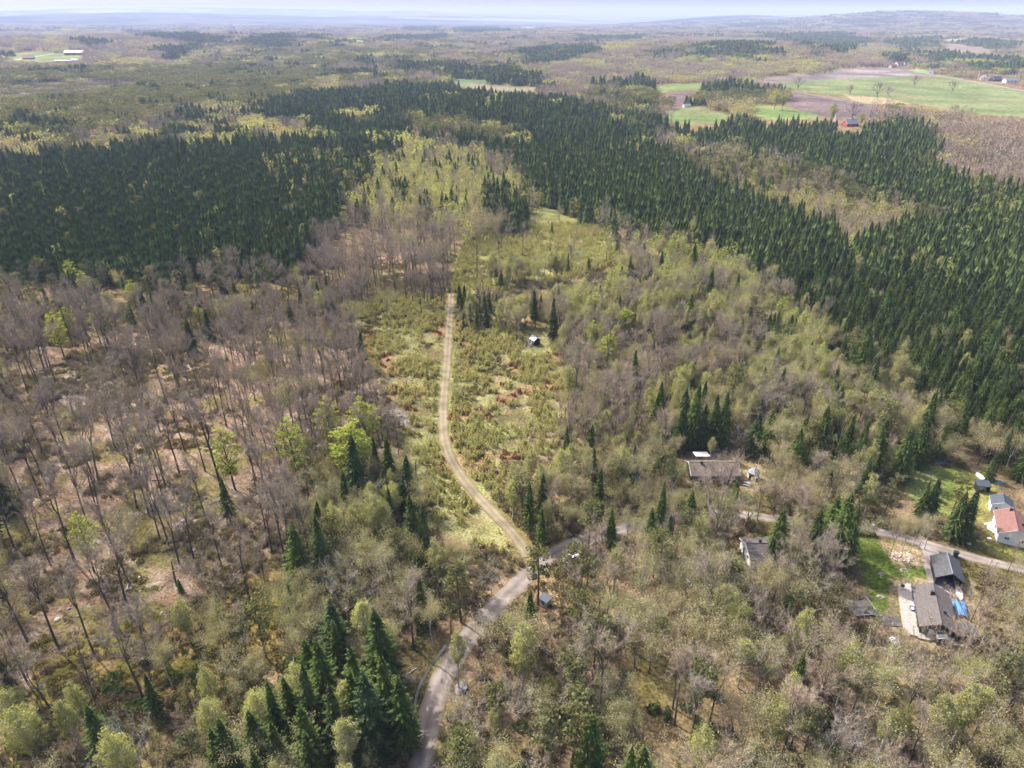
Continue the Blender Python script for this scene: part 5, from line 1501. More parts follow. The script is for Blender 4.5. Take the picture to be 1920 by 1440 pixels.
m = MB(); m.add([(-2.0,-1.3,3.4),(2.0,-1.3,3.4),(1.6,1.5,3.0),(-2.3,1.5,3.0),(-2.0,-1.3,3.46),(2.0,-1.3,3.46),(1.6,1.5,3.06),(-2.3,1.5,3.06)], [(0,3,2,1),(4,5,6,7),(0,1,5,4),(1,2,6,5),(2,3,7,6),(3,0,4,7)]); m.build('sheet', M['white'], e)
for (a, b_, h_) in ((-1.9,-1.2,3.4),(1.9,-1.2,3.4),(1.5,1.4,3.0),(-2.2,1.4,3.0)):
    m = MB(); m.box(a-.05,a+.05,b_-.05,b_+.05,-.2,h_-.01); m.build('post', M['wood'], e)
p = spot(1412,897); e = bpy.data.objects.new('pavilion', None); COL.objects.link(e); e.location = p; tag(e, 'small pavilion with pointed grey sheet roof right of the long tan-roofed house', 'pavilion')
m = MB(); n = 6; ring = [(math.cos(6.283*k/n+.3)*1.7, math.sin(6.283*k/n+.3)*1.7) for k in range(n)]
for k in range(n):
    a, b_ = ring[k], ring[(k+1)%n]; q = MB(); q.add([(a[0],a[1],2.2),(b_[0],b_[1],2.2),(0,0,3.4),(a[0],a[1],2.12),(b_[0],b_[1],2.12)], [(0,1,2),(3,4,1,0)]); q.build('roof_panel', M['metal_grey'], e)
    q = MB(); q.box(a[0]*.9-.06,a[0]*.9+.06,a[1]*.9-.06,a[1]*.9+.06,-.2,2.14); q.build('post', M['white'], e)
    if k not in (3,4):
        q = MB(); q.add([(a[0]*.9,a[1]*.9,0),(b_[0]*.9,b_[1]*.9,0),(b_[0]*.9,b_[1]*.9,.9),(a[0]*.9,a[1]*.9,.9)], [(0,1,2,3)]); q.build('panel', M['bluepaint' if k == 5 else 'white'], e)
p = spot(1415,908); e = bpy.data.objects.new('flagpole', None); COL.objects.link(e); e.location = p; tag(e, 'tall white flagpole standing before the small pavilion', 'flagpole')
m = MB(); m.tube([(0,0,0),(0,0,7.4)], [.09,.045], 8); m.build('pole', M['white'], e); m = MB(); m.tube([(0,0,7.4),(0,0,7.58)], [.09,.06], 8); m.build('knob', M['wood'], e)
def picnic(px, py, rz, label):
    p = spot(px, py); e = bpy.data.objects.new('picnic_table', None); COL.objects.link(e); e.location = p; e.rotation_euler = (0,0,rz); tag(e, label, 'table')
    for k in range(4):
        m = MB(); m.box(-.9,.9,-.36+.19*k,-.36+.19*k+.16,.70,.75); m.build('board', M['grey'], e)
    for sy in (-.75,.75):
        m = MB(); m.box(-.9,.9,sy-.14,sy+.14,.42,.46); m.build('bench', M['grey'], e)
    for sx in (-.6,.6):
        m = MB(); m.tube([(sx,-.75,0),(sx,.3,.7)], [.05,.05], 4); m.tube([(sx,.75,0),(sx,-.3,.7)], [.05,.05], 4); m.build('leg', M['grey'], e)
picnic(1400,909,-.4,'grey picnic table on the yellowed grass below the pavilion')
p = spot(1337,841); e = bpy.data.objects.new('sandpit', None); COL.objects.link(e); e.location = p; tag(e, 'open timber frame box on dark ground behind the long tan-roofed house', 'box')
for q in ((-1.6,1.6,-1.0,-.85),(-1.6,1.6,.85,1.0),(-1.6,-1.45,-.84,.84),(1.45,1.6,-.84,.84)):
    m = MB(); m.box(q[0],q[1],q[2],q[3],-.1,.5); m.build('side_board', M['deck'], e)

# roof hidden in the trees
cB = spot(1445,1019,4.1)[:2]
house('tree_hidden_house', 'house with grey-brown roof and white gable trim, largely hidden by trees', 'house', cB, 0.02, 10.6, 7.4, 2.5, 4.1, 'whitewall', 'tile_brown', trim='white', oh=.4, courses=12, cols=24,
      chimneys=[(-2.2,.6,.5,1.0),(2.0,-.2,.35,.45)], windows=[('w',-1.5,1.0,1.0,1.1),('s',-2.5,.9,1.2,1.1),('s',2.2,.9,1.2,1.1)], doors=[('w',1.2,.9,2.0,'bluepaint')])

# the little cabin in the clearing
cK, aK, lK = mid((998,627), (1008,633), 3.2)
house('black_cabin', 'little dark cabin with pale grey sheet roof, alone in the clearing', 'cabin', cK, aK, 3.1, 2.6, 2.1, 3.0, 'greenblack', 'metal_grey', trim='greenblack', oh=.3, courses=4, windows=[('s',.6,.7,.9,1.0)], doors=[('s',-.5,.75,1.85,'white')])
kp = at(cK, aK, .2, -2.4); z = tz(*kp); e = bpy.data.objects.new('cabin_deck', None); COL.objects.link(e); e.location = (*kp, z); e.rotation_euler = (0,0,aK); tag(e, 'small grey board deck in front of the little dark cabin', 'deck')
for k in range(6):
    m = MB(); m.box(-1.5,1.5,-.9+.3*k,-.9+.3*k+.27,.05,.22); m.build('board', M['greyboard'], e)

# grey roadside box, a half-hidden white van by the lane, boulder is built with the stones
p = spot(1022,1131); e = bpy.data.objects.new('roadside_box', None); COL.objects.link(e); e.location = p; e.rotation_euler = (0,0,-.75); tag(e, 'small grey box shed with sloping sheet roof below the road fork', 'shed')
m = MB(); m.box(-1.05,1.05,-.75,.75,-.2,1.35); m.build('wall', M['grey'], e)
m = MB(); m.add([(-1.2,-.95,1.36),(1.2,-.95,1.36),(1.2,.95,1.62),(-1.2,.95,1.62),(-1.2,-.95,1.44),(1.2,-.95,1.44),(1.2,.95,1.70),(-1.2,.95,1.70)], [(0,3,2,1),(4,5,6,7),(0,1,5,4),(1,2,6,5),(2,3,7,6),(3,0,4,7)]); m.build('roof', M['slate'], e)
m = MB(); m.box(-.35,.35,-.79,-.752,0,1.2); o = m.build('door', M['greyboard'], e)
p = spot(1072,1050); e = bpy.data.objects.new('parked_car', None); COL.objects.link(e); e.location = p; e.rotation_euler = (0,0,.62); tag(e, 'white car standing by the gravel road, half hidden behind pines', 'car')
prof = [(-2.1,.35),(-2.1,.85),(-1.7,.98),(-1.35,1.42),(.35,1.45),(1.0,.98),(1.95,.82),(2.1,.6),(2.1,.35)]
m = MB(); n = len(prof); w_ = .82
vs = [(x_, -w_*(1 if z_ < 1.1 else .86), z_) for x_, z_ in prof]+[(x_, w_*(1 if z_ < 1.1 else .86), z_) for x_, z_ in prof]
m.add(vs, [tuple(range(n))[::-1], tuple(range(n,2*n))]+[(k,(k+1)%n,n+(k+1)%n,n+k) for k in range(n)]); m.build('body', M['white'], e)
m = MB(); m.add([(-1.68,-.62,1.0),(-1.68,.62,1.0),(-1.38,.58,1.40),(-1.38,-.58,1.40)], [(0,3,2,1)]); m.v = [(a-.03,b,c+.01) for a,b,c in m.v]; m.build('rear_window', M['glass'], e)
m = MB(); m.add([(.98,-.62,1.0),(.98,.62,1.0),(.40,.58,1.42),(.40,-.58,1.42)], [(0,1,2,3)]); m.v = [(a+.03,b,c+.02) for a,b,c in m.v]; m.build('windscreen', M['glass'], e)
for sy in (-1,1):
    m = MB(); m.add([(-1.3,sy*.835,1.0),(.8,sy*.835,1.0),(.3,sy*.735,1.36),(-1.15,sy*.735,1.36)], [(0,1,2,3),(3,2,1,0)][0:1]); m.build('side_window', M['glass'], e)
    for sx in (-1.3,1.3):
        m = MB(); m.tube([(sx,sy*.70,.33),(sx,sy*.86,.33)], [.33,.33], 14); o = m.build('wheel', M['black'], e); m = MB(); m.tube([(sx,sy*.86,.33),(sx,sy*.875,.33)], [.19,.17], 10); m.build('rim', M['grey'], o)
    m = MB(); m.box(2.08,2.13,sy*.6-.15,sy*.6+.15,.58,.72); m.build('headlight', M['glass'], e)

# ---------------------------------------------------------------- houses far off
def far_house(px, py, L_, W, ang, eave, ridge, wall, roof, name, label, cat='house', **k):
    c = spot(px, py)[:2]
    return house(name, label, cat, c, ang, L_, W, eave, ridge, wall, roof, courses=3, **k)
far_house(1594,236,15,9,.25,3.2,7.0,'red','metal_grey','red_cottage','red cottage with grey roof at the edge of the far dark spruces',windows=[('w',0,1.2,1.4,1.4),('s',-3,1.2,1.4,1.3),('s',3,1.2,1.4,1.3)], chimneys=[(2,.3,.9,1.3)])
far_house(1685,124,26,12,.5,5,11,'whitewall','tile_orange','farmhouse','farmhouse with orange roof where the far road starts',windows=[('s',-6,2,2,2),('s',4,2,2,2),('w',0,2,2,2)])
far_house(1674,127,18,9,.3,3.5,7.5,'whitewall','tile_orange','farm_outbuilding','low orange-roofed outbuilding left of the far farmhouse',windows=[('s',-4,1.5,2,1.6),('s',4,1.5,2,1.6)])
far_house(1696,124,9,8,.5,5,10,'whitewall','metal_grey','white_outbuilding','small white gabled building right of the far farmhouse',windows=[('s',0,2,1.6,2)])
far_house(1746,138,20,13,.9,4.5,9.5,'whitewall','metal_grey','grey_roofed_house','pale house with grey roof beside the far road, among conifers',windows=[('w',0,1.5,2,2),('s',-3,1.5,2,1.6),('s',4,1.5,2,1.6)], chimneys=[(0,0,1,1.5)])
far_house(1845,150,17,14,1.1,3.5,10,'whitewall','tile_orange','orange_roofed_house','pale house with orange roof by the far road, left of two others',windows=[('w',0,2,2,2),('w',-3.5,2,1.5,1.6),('s',3,2,1.5,1.6)], chimneys=[(0,1,1,1.3)])
far_house(1866,152,20,13,.25,3.5,8.5,'blackwall','slate','dark_roofed_house','dark-roofed dark house between the orange-roofed and the white house',windows=[('s',-5,1.5,2,1.6),('s',4,1.5,2,1.6)])
far_house(1893,155,24,11,.10,4.5,7.5,'whitewall','metal_grey','white_house','long white house by the far road, rightmost of the row',windows=[('s',-7,1.5,2.4,1.8),('s',0,1.5,2.4,1.8),('s',7,1.5,2.4,1.8),('w',-2.5,1.5,1.6,1.8)])
far_house(141,103,56,17,.05,7,13,'red','metal_grey','red_barn','long red barn with pale metal roof in the far left fields','barn',windows=[('s',-14,2,3,2.4),('s',12,2,3,2.4)], doors=[('s',0,6,5,'black')])
far_house(51,111,20,12,.3,4,9,'red','tile_orange','left_farmhouse','red farmhouse beyond the far left lane',windows=[('s',-4,2,2,2),('s',4,2,2,2)])
far_house(61,111,10,12,.3,4,9,'blackwall','slate','dark_outbuilding','dark outbuilding right beside the far left farmhouse')
for (px_, py_, L_, lab) in ((120,116,46,'long white plastic-covered bale row in the far left fields'),(141,114,18,'short white tunnel greenhouse beside the long white bale row')):
    p = spot(px_, py_); m = MB(); m.tube([(-L_/2,0,.5),(L_/2,0,.5)], [4.5,4.5], 10); m.build('plastic_tunnel', M['white'], None, loc=p, rotz=.08); tag(COL.objects[-1], lab, "tunnel")
p = spot(1287,201); e = far_house(1287,201,9,6,.2,2.4,4.4,'whitewall','metal_grey','white_hut','small white hut at the edge of the low green field')
def pole(px, py, h, label):
    p = spot(px, py); e = bpy.data.objects.new('mast', None); COL.objects.link(e); e.location = p; tag(e, label, 'mast'); m = MB(); m.tube([(0,0,0),(0,0,h)], [.5,.2], 6); m.build('pole', M['white'], e); m = MB(); m.tube([(0,0,h),(0,0,h+.6)], [.45,.1], 6); m.build('knob', M['wood'], e)
pole(1565,226,12,'leaning white trunk-like mast left of the far red cottage'); pole(1833,149,15,'white flagpole left of the far orange-roofed house'); pole(1741,137,14,'white flagpole beside the far grey-roofed house')
# bare stone wall along the ploughed strip
p = spot(1500,176); b_ = MB()
for k, (a_, c_) in enumerate([(1485+3*i, 173.5+.55*i) for i in range(44)]):
    q = spot(a_, c_); b_.box(q[0]-3.4,q[0]+3.4,q[1]-1.2,q[1]+1.2,q[2]-.5,q[2]+1.0+.5*R.random())
o = b_.build('stone_wall', M['rock']); tag(o, 'long low pale stone wall between pasture and ploughed strip', 'wall')

# ---------------------------------------------------------------- landmarks used to tell like things apart
LANDMARKS = [
 (985,1040,'the road fork'),(838,850,"the track's bend"),(846,565,"the track's far end"),(1003,637,'the little black cabin'),(1022,1122,'the grey roadside box'),
 (866,1287,'the roadside boulder'),(1750,1150,'the big brown-roofed cottage'),(1780,1070,'the black garage'),(1690,1043,'the firewood heap'),
 (1890,985,'the red-roofed white cottage'),(1843,908,'the open black shed'),(1440,1035,'the roof hidden in trees'),(1335,885,'the long tan-roofed house'),
 (1412,895,'the flagpole pavilion'),(745,785,'the stony patch'),(1020,810,"the clearing's pale stones"),(60,1400,'the bottom left corner'),
 (1880,1400,'the bottom right corner'),(790,1420,"the road's lower end"),(1420,1410,'the bottom edge, right of centre'),(380,1410,'the bottom edge, left of centre'),
 (25,880,"the left edge's middle"),(1895,800,"the right edge's middle"),(200,640,'the bare slope top left'),(600,500,"the dark spruce wood's corner"),
 (780,330,'the pale birch stand'),(1590,455,'the birch gap in the spruces'),(985,390,"the green clearing's top"),(870,240,'the pale tree row on the ridge'),
 (130,740,'the pale scree on the slope'),(560,900,'the fresh green beeches'),(1300,830,'the dark spruces behind the house'),(1720,880,'the spruces by the lawn'),
 (640,1380,'the spruce thicket by the road'),(1110,1440,'the bottom edge, middle'),(865,590,'the spruce beside the track'),(1500,560,"the big spruce wood's lower edge"),
 (1240,680,'the brown bare grove'),(560,1060,'the two dark lone spruces'),(840,1180,'the road over the ditch'),(1160,1000,'the lane under the trees'),
 (300,1250,'the mossy hollow'),(1617,1138,'the grey platform'),(1280,1200,'the wood right of the road'),(40,520,"the left edge below the spruces"),(1150,430,"the green clearing's right tip"),
 (850,700,'the track half way'),(930,720,'the clearing right of the track'),(790,680,'the clearing left of the track'),(880,930,'the lower track'),(940,800,'the clearing below the cabin'),(800,900,'the broken grey stem'),(1000,450,'the green upper clearing'),
 (20,330,'the upper left edge'),(1900,430,'the upper right edge'),(350,300,"the spruce wood's back rim"),(1700,560,'the heart of the big spruce wood'),(1350,1330,'the lower right thicket'),(300,420,'the heart of the left spruce wood'),(1050,300,'the ridge spruces'),(1600,270,'the far dark spruces'),(1700,1300,'the leaning birches'),
]
LMW = np.array([spot(a, b)[:2] for a, b, c in LANDMARKS])
ORD = ['nearest','second nearest','third nearest','fourth nearest','fifth nearest','sixth nearest','seventh nearest','eighth nearest','ninth nearest','tenth nearest',
       'eleventh nearest','twelfth nearest'] + [('%dst' if i % 10 == 1 else '%dnd' if i % 10 == 2 else '%drd' if i % 10 == 3 else '%dth') % i + ' nearest' for i in range(13, 220)]
_rank = {}
def prep_labels(rows):
    """rows: (key, x, y, description) -> one label each, by look, landmark, side and order of nearness"""
    items = []
    for i, (key, x, y, desc) in enumerate(rows):
        d = np.hypot(LMW[:,0]-x, LMW[:,1]-y)
        # nearness as seen from the camera, so far landmarks count over larger distances
        d = d/np.maximum(60, np.hypot(LMW[:,0], LMW[:,1]))
        k = int(np.argmin(d))
        dx, dy = x-LMW[k,0], y-LMW[k,1]
        if abs(dx) > abs(dy): side = 'right side' if dx > 0 else 'left side'
        else: side = 'far side' if dy > 0 else 'near side'
        items.append((key, k, side, d[k], i, desc))
    out = [None]*len(rows)
    groups = {}
    for it in items: groups.setdefault((it[0], it[1], it[2]), []).append(it)
    for g in groups.values():
        g.sort(key=lambda t: t[3])
        for n, it in enumerate(g):
            out[it[4]] = '%s, %s to %s, %s' % (it[5], ORD[n] if n < len(ORD) else 'far', LANDMARKS[it[1]][2], it[2])
    return out

LOOK = {
 'spruce': (['dark narrow spruce','dark spruce','broad dark spruce'], 'spruce', 'spruces of the woods'),
 'pine': (['small grey-green pine','grey-green pine','tall round-topped pine'], 'pine', 'pines among the other trees'),
 'birch': (['slim yellow-green birch','yellow-green birch','tall yellow-green birch'], 'birch', 'birches coming into leaf'),
 'pale': (['small pale budding tree','pale budding tree','tall pale budding tree'], 'tree', 'pale budding broadleaf trees'),
 'bare': (['short leafless beech','leafless grey beech','tall leafless beech'], 'beech', 'leafless beeches'),
 'bush_tree': (['low leafless tree','leafless many-stemmed tree','leafless spreading tree'], 'tree', 'low leafless trees'),
 'leafing': (['small fresh green tree','bright fresh green tree','tall fresh green tree'], 'tree', 'trees in fresh green leaf'),
}

# ---------------------------------------------------------------- geometry nodes: scatter small models on loose points
def scatter_object(name, variants, pts, kindlabel=None, kind='stuff'):
    """variants: list of (MB, [material names]); pts: rows (x, y, z, sx, sy, sz, rot, variant)"""
    if len(pts) == 0: return None
    pts = np.asarray(pts, float)
    verts = []; faces = []; fm = []; mats = []; mid = {}; proto = []
    for vi, (b, mn) in enumerate(variants):
        if not (pts[:,7] == vi).any(): 
            continue
        base = len(verts)
        verts += b.v; proto += [vi+1]*len(b.v)
        faces += [tuple(base+i for i in f) for f in b.f]
        for q in mn:
            if q not in mid: mid[q] = len(mats); mats.append(M[q])
        fm += [mid[mn[m]] for m in b.m]
    nb = len(verts)
    verts = np.concatenate([np.array(verts, float), pts[:, :3]])
    me = bpy.data.meshes.new(name)
    me.from_pydata(verts.tolist(), [], faces)
    for m in mats: me.materials.append(m)
    me.polygons.foreach_set('material_index', np.array(fm, np.int32))
    n = len(pts)
    a = me.attributes.new('proto', 'INT', 'POINT'); a.data.foreach_set('value', np.concatenate([np.array(proto), np.zeros(n)]).astype(np.int32))
    a = me.attributes.new('idx', 'INT', 'POINT'); a.data.foreach_set('value', np.concatenate([np.full(nb, -1), pts[:,7]]).astype(np.int32))
    sc = np.zeros((nb+n, 3)); sc[nb:] = pts[:, 3:6]
    a = me.attributes.new('scl', 'FLOAT_VECTOR', 'POINT'); a.data.foreach_set('vector', sc.ravel().astype(np.float32))
    ro = np.zeros((nb+n, 3)); ro[nb:, 2] = pts[:, 6]
    a = me.attributes.new('rot', 'FLOAT_VECTOR', 'POINT'); a.data.foreach_set('vector', ro.ravel().astype(np.float32))
    me.update()
    o = link(name, me); tag(o, kind=kind)
    ng = bpy.data.node_groups.new(name + '_scatter', 'GeometryNodeTree')
    ng.interface.new_socket('Geometry', in_out='INPUT', socket_type='NodeSocketGeometry')
    ng.interface.new_socket('Geometry', in_out='OUTPUT', socket_type='NodeSocketGeometry')
    N, L = ng.nodes, ng.links
    gi = N.new('NodeGroupInput'); go = N.new('NodeGroupOutput')
    def attr(nm, dt):
        q = N.new('GeometryNodeInputNamedAttribute'); q.data_type = dt; q.inputs['Name'].default_value = nm
        return q.outputs['Attribute']
    ap, ai, asc, ar = attr('proto','INT'), attr('idx','INT'), attr('scl','FLOAT_VECTOR'), attr('rot','FLOAT_VECTOR')
    def cmp(src, v):
        c = N.new('FunctionNodeCompare'); c.data_type = 'INT'; c.operation = 'EQUAL'
        ins = [s for s in c.inputs if s.type == 'INT']; L.new(src, ins[0]); ins[1].default_value = v
        return c.outputs[0]
    sp = N.new('GeometryNodeSeparateGeometry'); sp.domain = 'POINT'
    L.new(gi.outputs[0], sp.inputs[0]); L.new(cmp(ap, 0), sp.inputs['Selection'])
    jn = N.new('GeometryNodeJoinGeometry')
    for vi in range(len(variants)):
        if not (pts[:,7] == vi).any(): continue
        s2 = N.new('GeometryNodeSeparateGeometry'); s2.domain = 'POINT'
        L.new(gi.outputs[0], s2.inputs[0]); L.new(cmp(ap, vi+1), s2.inputs['Selection'])
        ip = N.new('GeometryNodeInstanceOnPoints')
        L.new(sp.outputs['Selection'], ip.inputs['Points']); L.new(cmp(ai, vi), ip.inputs['Selection'])
        L.new(s2.outputs['Selection'], ip.inputs['Instance'])
        L.new(ar, ip.inputs['Rotation']); L.new(asc, ip.inputs['Scale'])
        L.new(ip.outputs[0], jn.inputs[0])
    L.new(jn.outputs[0], go.inputs[0])
    md = o.modifiers.new('scatter', 'NODES'); md.node_group = ng
    return o

# ---------------------------------------------------------------- the trees
STUFFNAME = {'spruce':'spruce_forest','pine':'pine_wood','birch':'birch_wood','pale':'budding_wood','bare':'beech_wood','bush_tree':'leafless_thicket','leafing':'fresh_green_wood'}
for kind in KN:
    a = trees[kind]
    size, bx, by = screen_size(a)
    size = size + a[:,6]*(10 if kind != 'spruce' else 1)
    order = np.argsort(-size)
    nsel = min(295, int((size > 0).sum()))
    sel, rest = order[:nsel], order[nsel:]
    looks, cat, grp = LOOK[kind]
    nomh = KINDS[kind][1]
    rows = []
    hs = a[sel, 3]; q1, q2 = np.quantile(hs, [.3, .75])
    for i in sel:
        look = looks[0] if a[i,3] < q1 else (looks[2] if a[i,3] > q2 else looks[1])
        rows.append((kind, a[i,0], a[i,1], look))
    labels = prep_labels(rows)
    protos = PROTO[kind]
    for n, i in enumerate(sel):
        x, y, z, h, rot, mi, forced = a[i]
        mi = int(mi) if mi >= 0 else R.randrange(4 if kind == 'bare' else len(protos))
        tm, cm = protos[mi % len(protos)][:2]
        e = bpy.data.objects.new(LONG[kind], None); COL.objects.link(e)
        e.empty_display_size = .5
        s = h/nomh; wd = s*R.uniform(.88, 1.14)
        e.location = (x, y, z-.1); e.scale = (wd, wd, s); e.rotation_euler = (R.gauss(0,.018), R.gauss(0,.018), rot)
        tag(e, labels[n], cat, grp)
        t = bpy.data.objects.new('trunk', tm); COL.objects.link(t); t.parent = e
        c = bpy.data.objects.new('crown', cm); COL.objects.link(c); c.parent = e
    # the rest of this kind: one object, near ones with the same models, far ones with simpler ones
    variants = []
    for (tm, cm, t, c, bk, lf) in protos:
        b = MB(); b.v = list(t.v); b.f = list(t.f); b.m = [0]*len(t.f)
        k0 = len(b.v); b.v += c.v; b.f += [tuple(k0+i for i in f) for f in c.f]; b.m += [1+q for q in c.m]
        variants.append((b, [bk, lf, 'palewood']))
    npr = len(variants)
    fk = 'bare' if kind == 'bush_tree' else kind
    fh = {'spruce':17.,'pine':15.,'birch':13.,'pale':13.,'leafing':14.,'bare':18.}[fk]
    for q in range(3): variants.append(far_variant(fk, 300+q))
    for q in range(3): variants.append(far_variant(fk, 400+q, True))
    pts = []
    for i in rest:
        x, y, z, h, rot, mi, forced = a[i]
        d = math.hypot(x, y)
        if d < 330 or forced:
            v = R.randrange(4 if kind == 'bare' else npr) if mi < 0 else int(mi) % npr; s = h/nomh
        else:
            v = npr + R.randrange(3); s = h/fh
        w = s*R.uniform(.85, 1.15)
        pts.append((x, y, z-.1, w, w, s, rot, v))
    for (k, x, y, z, h, s) in clumps:
        if k != kind: continue
        sv = h/fh*min(1.35, 1+(s-1)*.06)
        pts.append((x, y, z-.3, .98*s, .98*s, sv, R.uniform(0, 6.28), npr+3+R.randrange(3)))
    o = scatter_object(STUFFNAME[kind], variants, pts)
    print(kind, 'individual', nsel, 'rest', len(rest), 'points', len(pts))

# ---------------------------------------------------------------- undergrowth: saplings, brown bushes, heather
def ring_points(n, cond, r0=70, r1=420):
    u = rng.uniform(0, 1, n); r = np.sqrt(r0*r0 + u*(r1*r1-r0*r0)); a = np.radians(rng.uniform(-50, 50, n))
    x = np.sin(a)*r; y = np.cos(a)*r; z = terrain(x, y)
    px, py = project(x, y, z)
    m = (px > -60) & (px < 1980) & (py < 1500)
    x, y, z, px, py = x[m], y[m], z[m], px[m], py[m]
    m = ~open_ground(x, y, z) & cond(x, y, px, py)
    return x[m], y[m], z[m]

in_heath = lambda x, y, px, py: inpoly(px, py, G_HEATH) | inpoly(px, py, G_HEATH2)
# saplings
sv = [sapling_model(70+i, h, 'sapling', n, w) for i, (h, n, w) in enumerate([(3.2,110,.55),(2.4,90,.5),(4.0,130,.6),(1.8,70,.45)])]
sx, sy, sz_ = ring_points(130000, lambda x,y,px,py: (in_heath(x,y,px,py) & (fbm(x,y,9,61)+.5*(vnoise(x,y,3,66)-.5)+.10*inpoly(px,py,G_HEATH2) > .43)))
def far_enough(x, y, z, nm=None):
    return ~blocks_view(x, y, z, np.full(len(x), 2.5))
k = far_enough(sx, sy, sz_); sx, sy, sz_ = sx[k], sy[k], sz_[k]
d = np.hypot(sx, sy); order = np.argsort(d + rng.uniform(0, 40, len(d)))
sel, rest = order[:260], order[260:24000]
smesh = [c.mesh('birch_sapling', [M[q] for q in mn]) for c, mn in sv]
labels = prep_labels([('sapling', sx[i], sy[i], 'light green birch sapling') for i in sel])
for n, i in enumerate(sel):
    o = link('birch_sapling', smesh[R.randrange(4)], None, (sx[i], sy[i], sz_[i]), R.uniform(0, 6.28))
    s = R.uniform(.5, 1.0); o.scale = (s, s, s*.8); tag(o, labels[n], 'sapling', 'birch saplings in the clearing')
scatter_object('sapling_growth', sv, [(sx[i], sy[i], sz_[i], s, s, s*.85, R.uniform(0,6.28), R.randrange(4)) for i in rest for s in (R.uniform(.4,.95),)])
# rust-brown bushes
bv = [bush_model(80+i, *q) for i, q in enumerate([(1.0,.9,'rust',150),(1.3,1.2,'rust',190),(.8,1.4,'rust',150)])]
bx_, by_, bz_ = ring_points(26000, lambda x,y,px,py: inpoly(px,py,G_HEATH) & (fbm(x,y,8,63) > .60))
k = far_enough(bx_, by_, bz_); bx_, by_, bz_ = bx_[k], by_[k], bz_[k]
order = rng.permutation(len(bx_))[:160]
bmesh_ = [c.mesh('brown_bush', [M[q] for q in mn]) for c, mn in bv]
labels = prep_labels([('rust', bx_[i], by_[i], 'rust-brown leafy bush') for i in order])
for n, i in enumerate(order):
    o = link('brown_bush', bmesh_[R.randrange(3)], None, (bx_[i], by_[i], bz_[i]), R.uniform(0, 6.28))
    s = R.uniform(.6, 1.2); o.scale = (s, s, s); tag(o, labels[n], 'bush', 'rust-brown bushes in the clearing')
# junipers and small spruces under the trees
jv = [bush_model(90, .8, 1.3, 'juniper', 170, .3), bush_model(91, 1.1, 1.0, 'juniper', 190, .3)]
jx, jy, jz = ring_points(5200, lambda x,y,px,py: (fbm(x,y,30,131) > .52) & ~inpoly(px,py,G_HEATH), 70, 300)
k = far_enough(jx, jy, jz); jx, jy, jz = jx[k], jy[k], jz[k]
order = np.argsort(np.hypot(jx, jy))[:280]
jm = [c.mesh('juniper_bush', [M[q] for q in mn]) for c, mn in jv]
labels = prep_labels([('jun', jx[i], jy[i], 'low dark green juniper') for i in order])
for n, i in enumerate(order):
    o = link('juniper_bush', jm[R.randrange(2)], None, (jx[i], jy[i], jz[i]), R.uniform(0, 6.28))
    s = R.uniform(.6, 1.4); o.scale = (s, s, s*R.uniform(.8,1.3)); tag(o, labels[n], 'bush', 'junipers under the trees')
# heather, bilberry and grass tufts: nobody could count them
hv = [bush_model(100+i, .75, .42, 'heather', 46, .30) for i in range(3)]
hx, hy, hz = ring_points(60000, lambda x,y,px,py: (fbm(x,y,11,141)+.5*inpoly(px,py,G_MOSS)-.12*inpoly(px,py,G_HEATH)-.05*inpoly(px,py,G_LITTER) > .50), 70, 360)
scatter_object('heather', hv, [(x, y, z, s, s, s, R.uniform(0,6.28), R.randrange(3)) for x, y, z in zip(hx[:26000], hy, hz) for s in (R.uniform(.5,1.4),)])
wv = [brush_model(120+i, *q) for i, q in enumerate([(1.1,1.3,70),(.8,1.9,60),(1.4,.9,80)])]
ux, uy, uz = ring_points(70000, lambda x,y,px,py: ~in_heath(x,y,px,py) & (fbm(x,y,13,151) > .44 + .13*inpoly(px,py,G_LITTER)), 70, 330)
k = far_enough(ux, uy, uz); ux, uy, uz = ux[k], uy[k], uz[k]
scatter_object('undergrowth', wv, [(x, y, z, s, s, s*R.uniform(.6,1.3), R.uniform(0,6.28), R.randrange(3)) for x, y, z in zip(ux[:24000], uy, uz) for s in (R.uniform(.5,1.2),)])
# grass fringe and litter clumps beside the roads are part of the heather object; stones next
rv = [rock_model(110+i) for i in range(4)]
rmesh = [b.mesh('stone', [M['rock']]) for b in rv]
spots = []
for g, n in ((G_STONY, 42), ([(985,790),(1050,780),(1058,815),(1010,840),(980,815)], 30), ([(860,640),(1040,660),(1050,780),(870,850)], 40), ([(115,690),(220,700),(240,760),(150,780),(100,740)], 42), ([(700,600),(800,600),(820,960),(760,900)], 20), ([(60,900),(420,900),(400,1150),(60,1200)], 70)):
    gx = [p[0] for p in g]; gy = [p[1] for p in g]; c = 0
    while c < n:
        a, b = R.uniform(min(gx), max(gx)), R.uniform(min(gy), max(gy))
        if inpoly(np.array([a]), np.array([b]), g)[0]: spots.append(spot(a, b)); c += 1
labels = prep_labels([('stone', s[0], s[1], 'pale grey stone') for s in spots])
for n, s in enumerate(spots):
    o = link('stone', rmesh[R.randrange(4)], None, s, R.uniform(0, 6.28))
    q = R.uniform(.22, .62); o.scale = (q, q*R.uniform(.8,1.2), q*R.uniform(.6,1)); tag(o, labels[n], 'stone', 'stones lying on the clearings')
for (a, b, q, lab) in [(866,1289,1.5,'big rounded grey boulder beside the birch at the gravel road'),(762,1273,.8,'grey stone left of the ditch, below the spruce thicket'),(885,957,.8,'pale boulder left of the lower track, before the fork'),(931,884,1.0,'grey stone right of the track bend in the clearing'),(1885,860,1.0,'pale flat stone on the bank above the white cottage')]:
    s = spot(a, b); o = link('boulder', rmesh[R.randrange(4)], None, s, R.uniform(0, 6.28)); o.scale = (q, q*.9, q*.8); tag(o, lab, 'boulder')
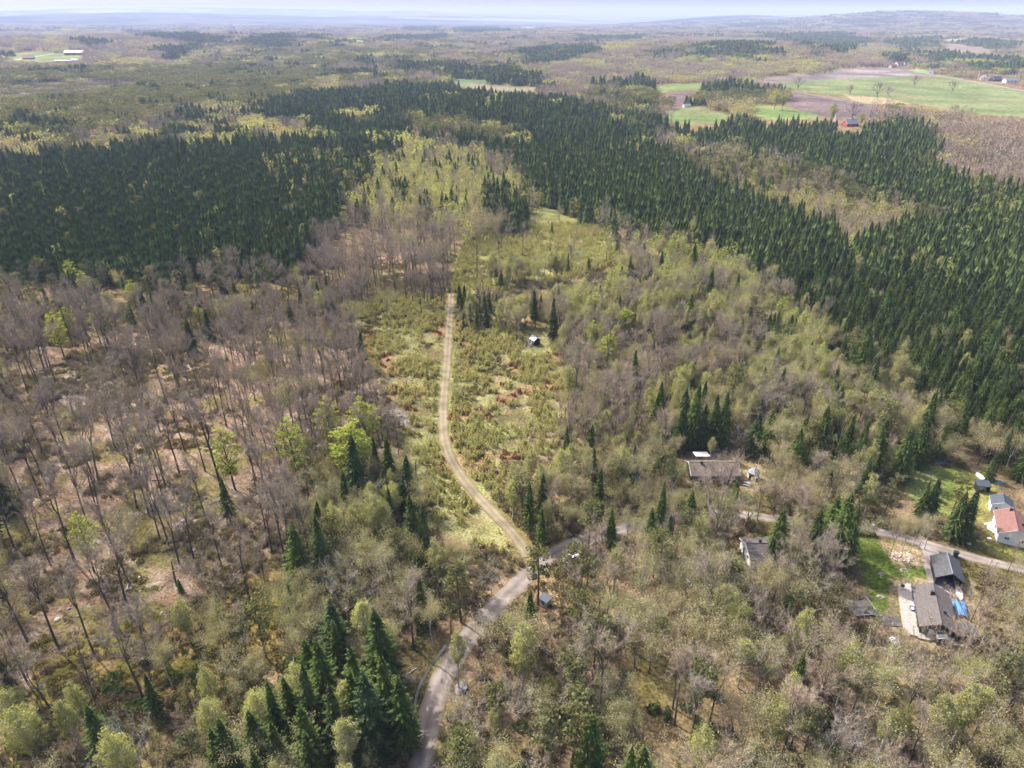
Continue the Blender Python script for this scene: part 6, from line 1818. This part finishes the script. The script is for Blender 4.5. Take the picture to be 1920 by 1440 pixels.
# fallen logs and standing snags
def log_mesh(L_, r_):
    b = MB(); b.tube([(-L_/2,0,r_),(0,.12*L_*.2,r_*1.1),(L_/2,0,r_)], [r_,r_*.9,r_*.5], 6)
    b.tube([(L_*.1,0,r_),(L_*.2,.5,r_+.3)], [r_*.4,.02], 4); return b.mesh('fallen_log', [M['deadwood']])
for (a, b, L_, rz, lab) in [(152,830,5,-.9,'bleached fallen log near the top of the pale slope'),(261,857,4.5,1.0,'bleached fallen log between two bare beeches on the slope'),(80,694,6,.5,'long dead log at the foot of the dark-trunked beech'),
        (490,735,5,-.5,'thin pale log left of the dense bare wood'),(70,862,4,1.2,'pale log at the left edge of the slope'),(240,1095,4,-1.2,'short log lying on pink litter near the slope foot'),(1090,862,5.5,.7,'pale leaning log behind the birches above the fork'),
        (405,1345,5,.3,'dead log in the moss near the bottom edge'),(770,1262,3,.8,'short log beside the ditch'),(68,880,6,1.0,'dark fallen trunk at the left edge'),(300,900,4,.1,'thin branchy log across the litter mid slope')]:
    s = spot(a, b); o = link('fallen_log', log_mesh(L_, .17), None, s, rz); tag(o, lab, 'log', 'fallen logs')
for (a, b, h, lab) in [(780,893,5.5,'broken grey stem standing left of the track bend'),(137,775,5,'short broken stem on the pale scree'),(75,1335,3.2,'pale rotten stump in the mossy hollow at lower left'),(332,1100,7,'leaning dead stem at the edge of the pink litter')]:
    s = spot(a, b); m = MB(); m.tube([(0,0,-.2),(.1,0,h*.6),(.3,.1,h)], [.24,.18,.10], 6); m.tube([(.1,0,h*.6),(.7,.2,h*.75)], [.06,.02], 3)
    tag(m.build('dead_snag', M['bark'], None, loc=s), lab, 'snag')

# ---------------------------------------------------------------- the air: haze round the whole scene
hb = MB(); hb.box(-25500, 25500, -300, 25500, -90, 335)
hz_ = hb.build('haze', [])
hm_, nt, out = new_mat('haze_air')
pv = nt.nodes.new('ShaderNodeVolumePrincipled')
pv.inputs['Color'].default_value = (.56,.65,1.0,1)
pv.inputs['Density'].default_value = HAZE_D = 0.74e-4
pv.inputs['Anisotropy'].default_value = .0
nt.links.new(pv.outputs[0], out.inputs['Volume'])
hz_.data.materials.append(hm_); tag(hz_, kind='stuff')
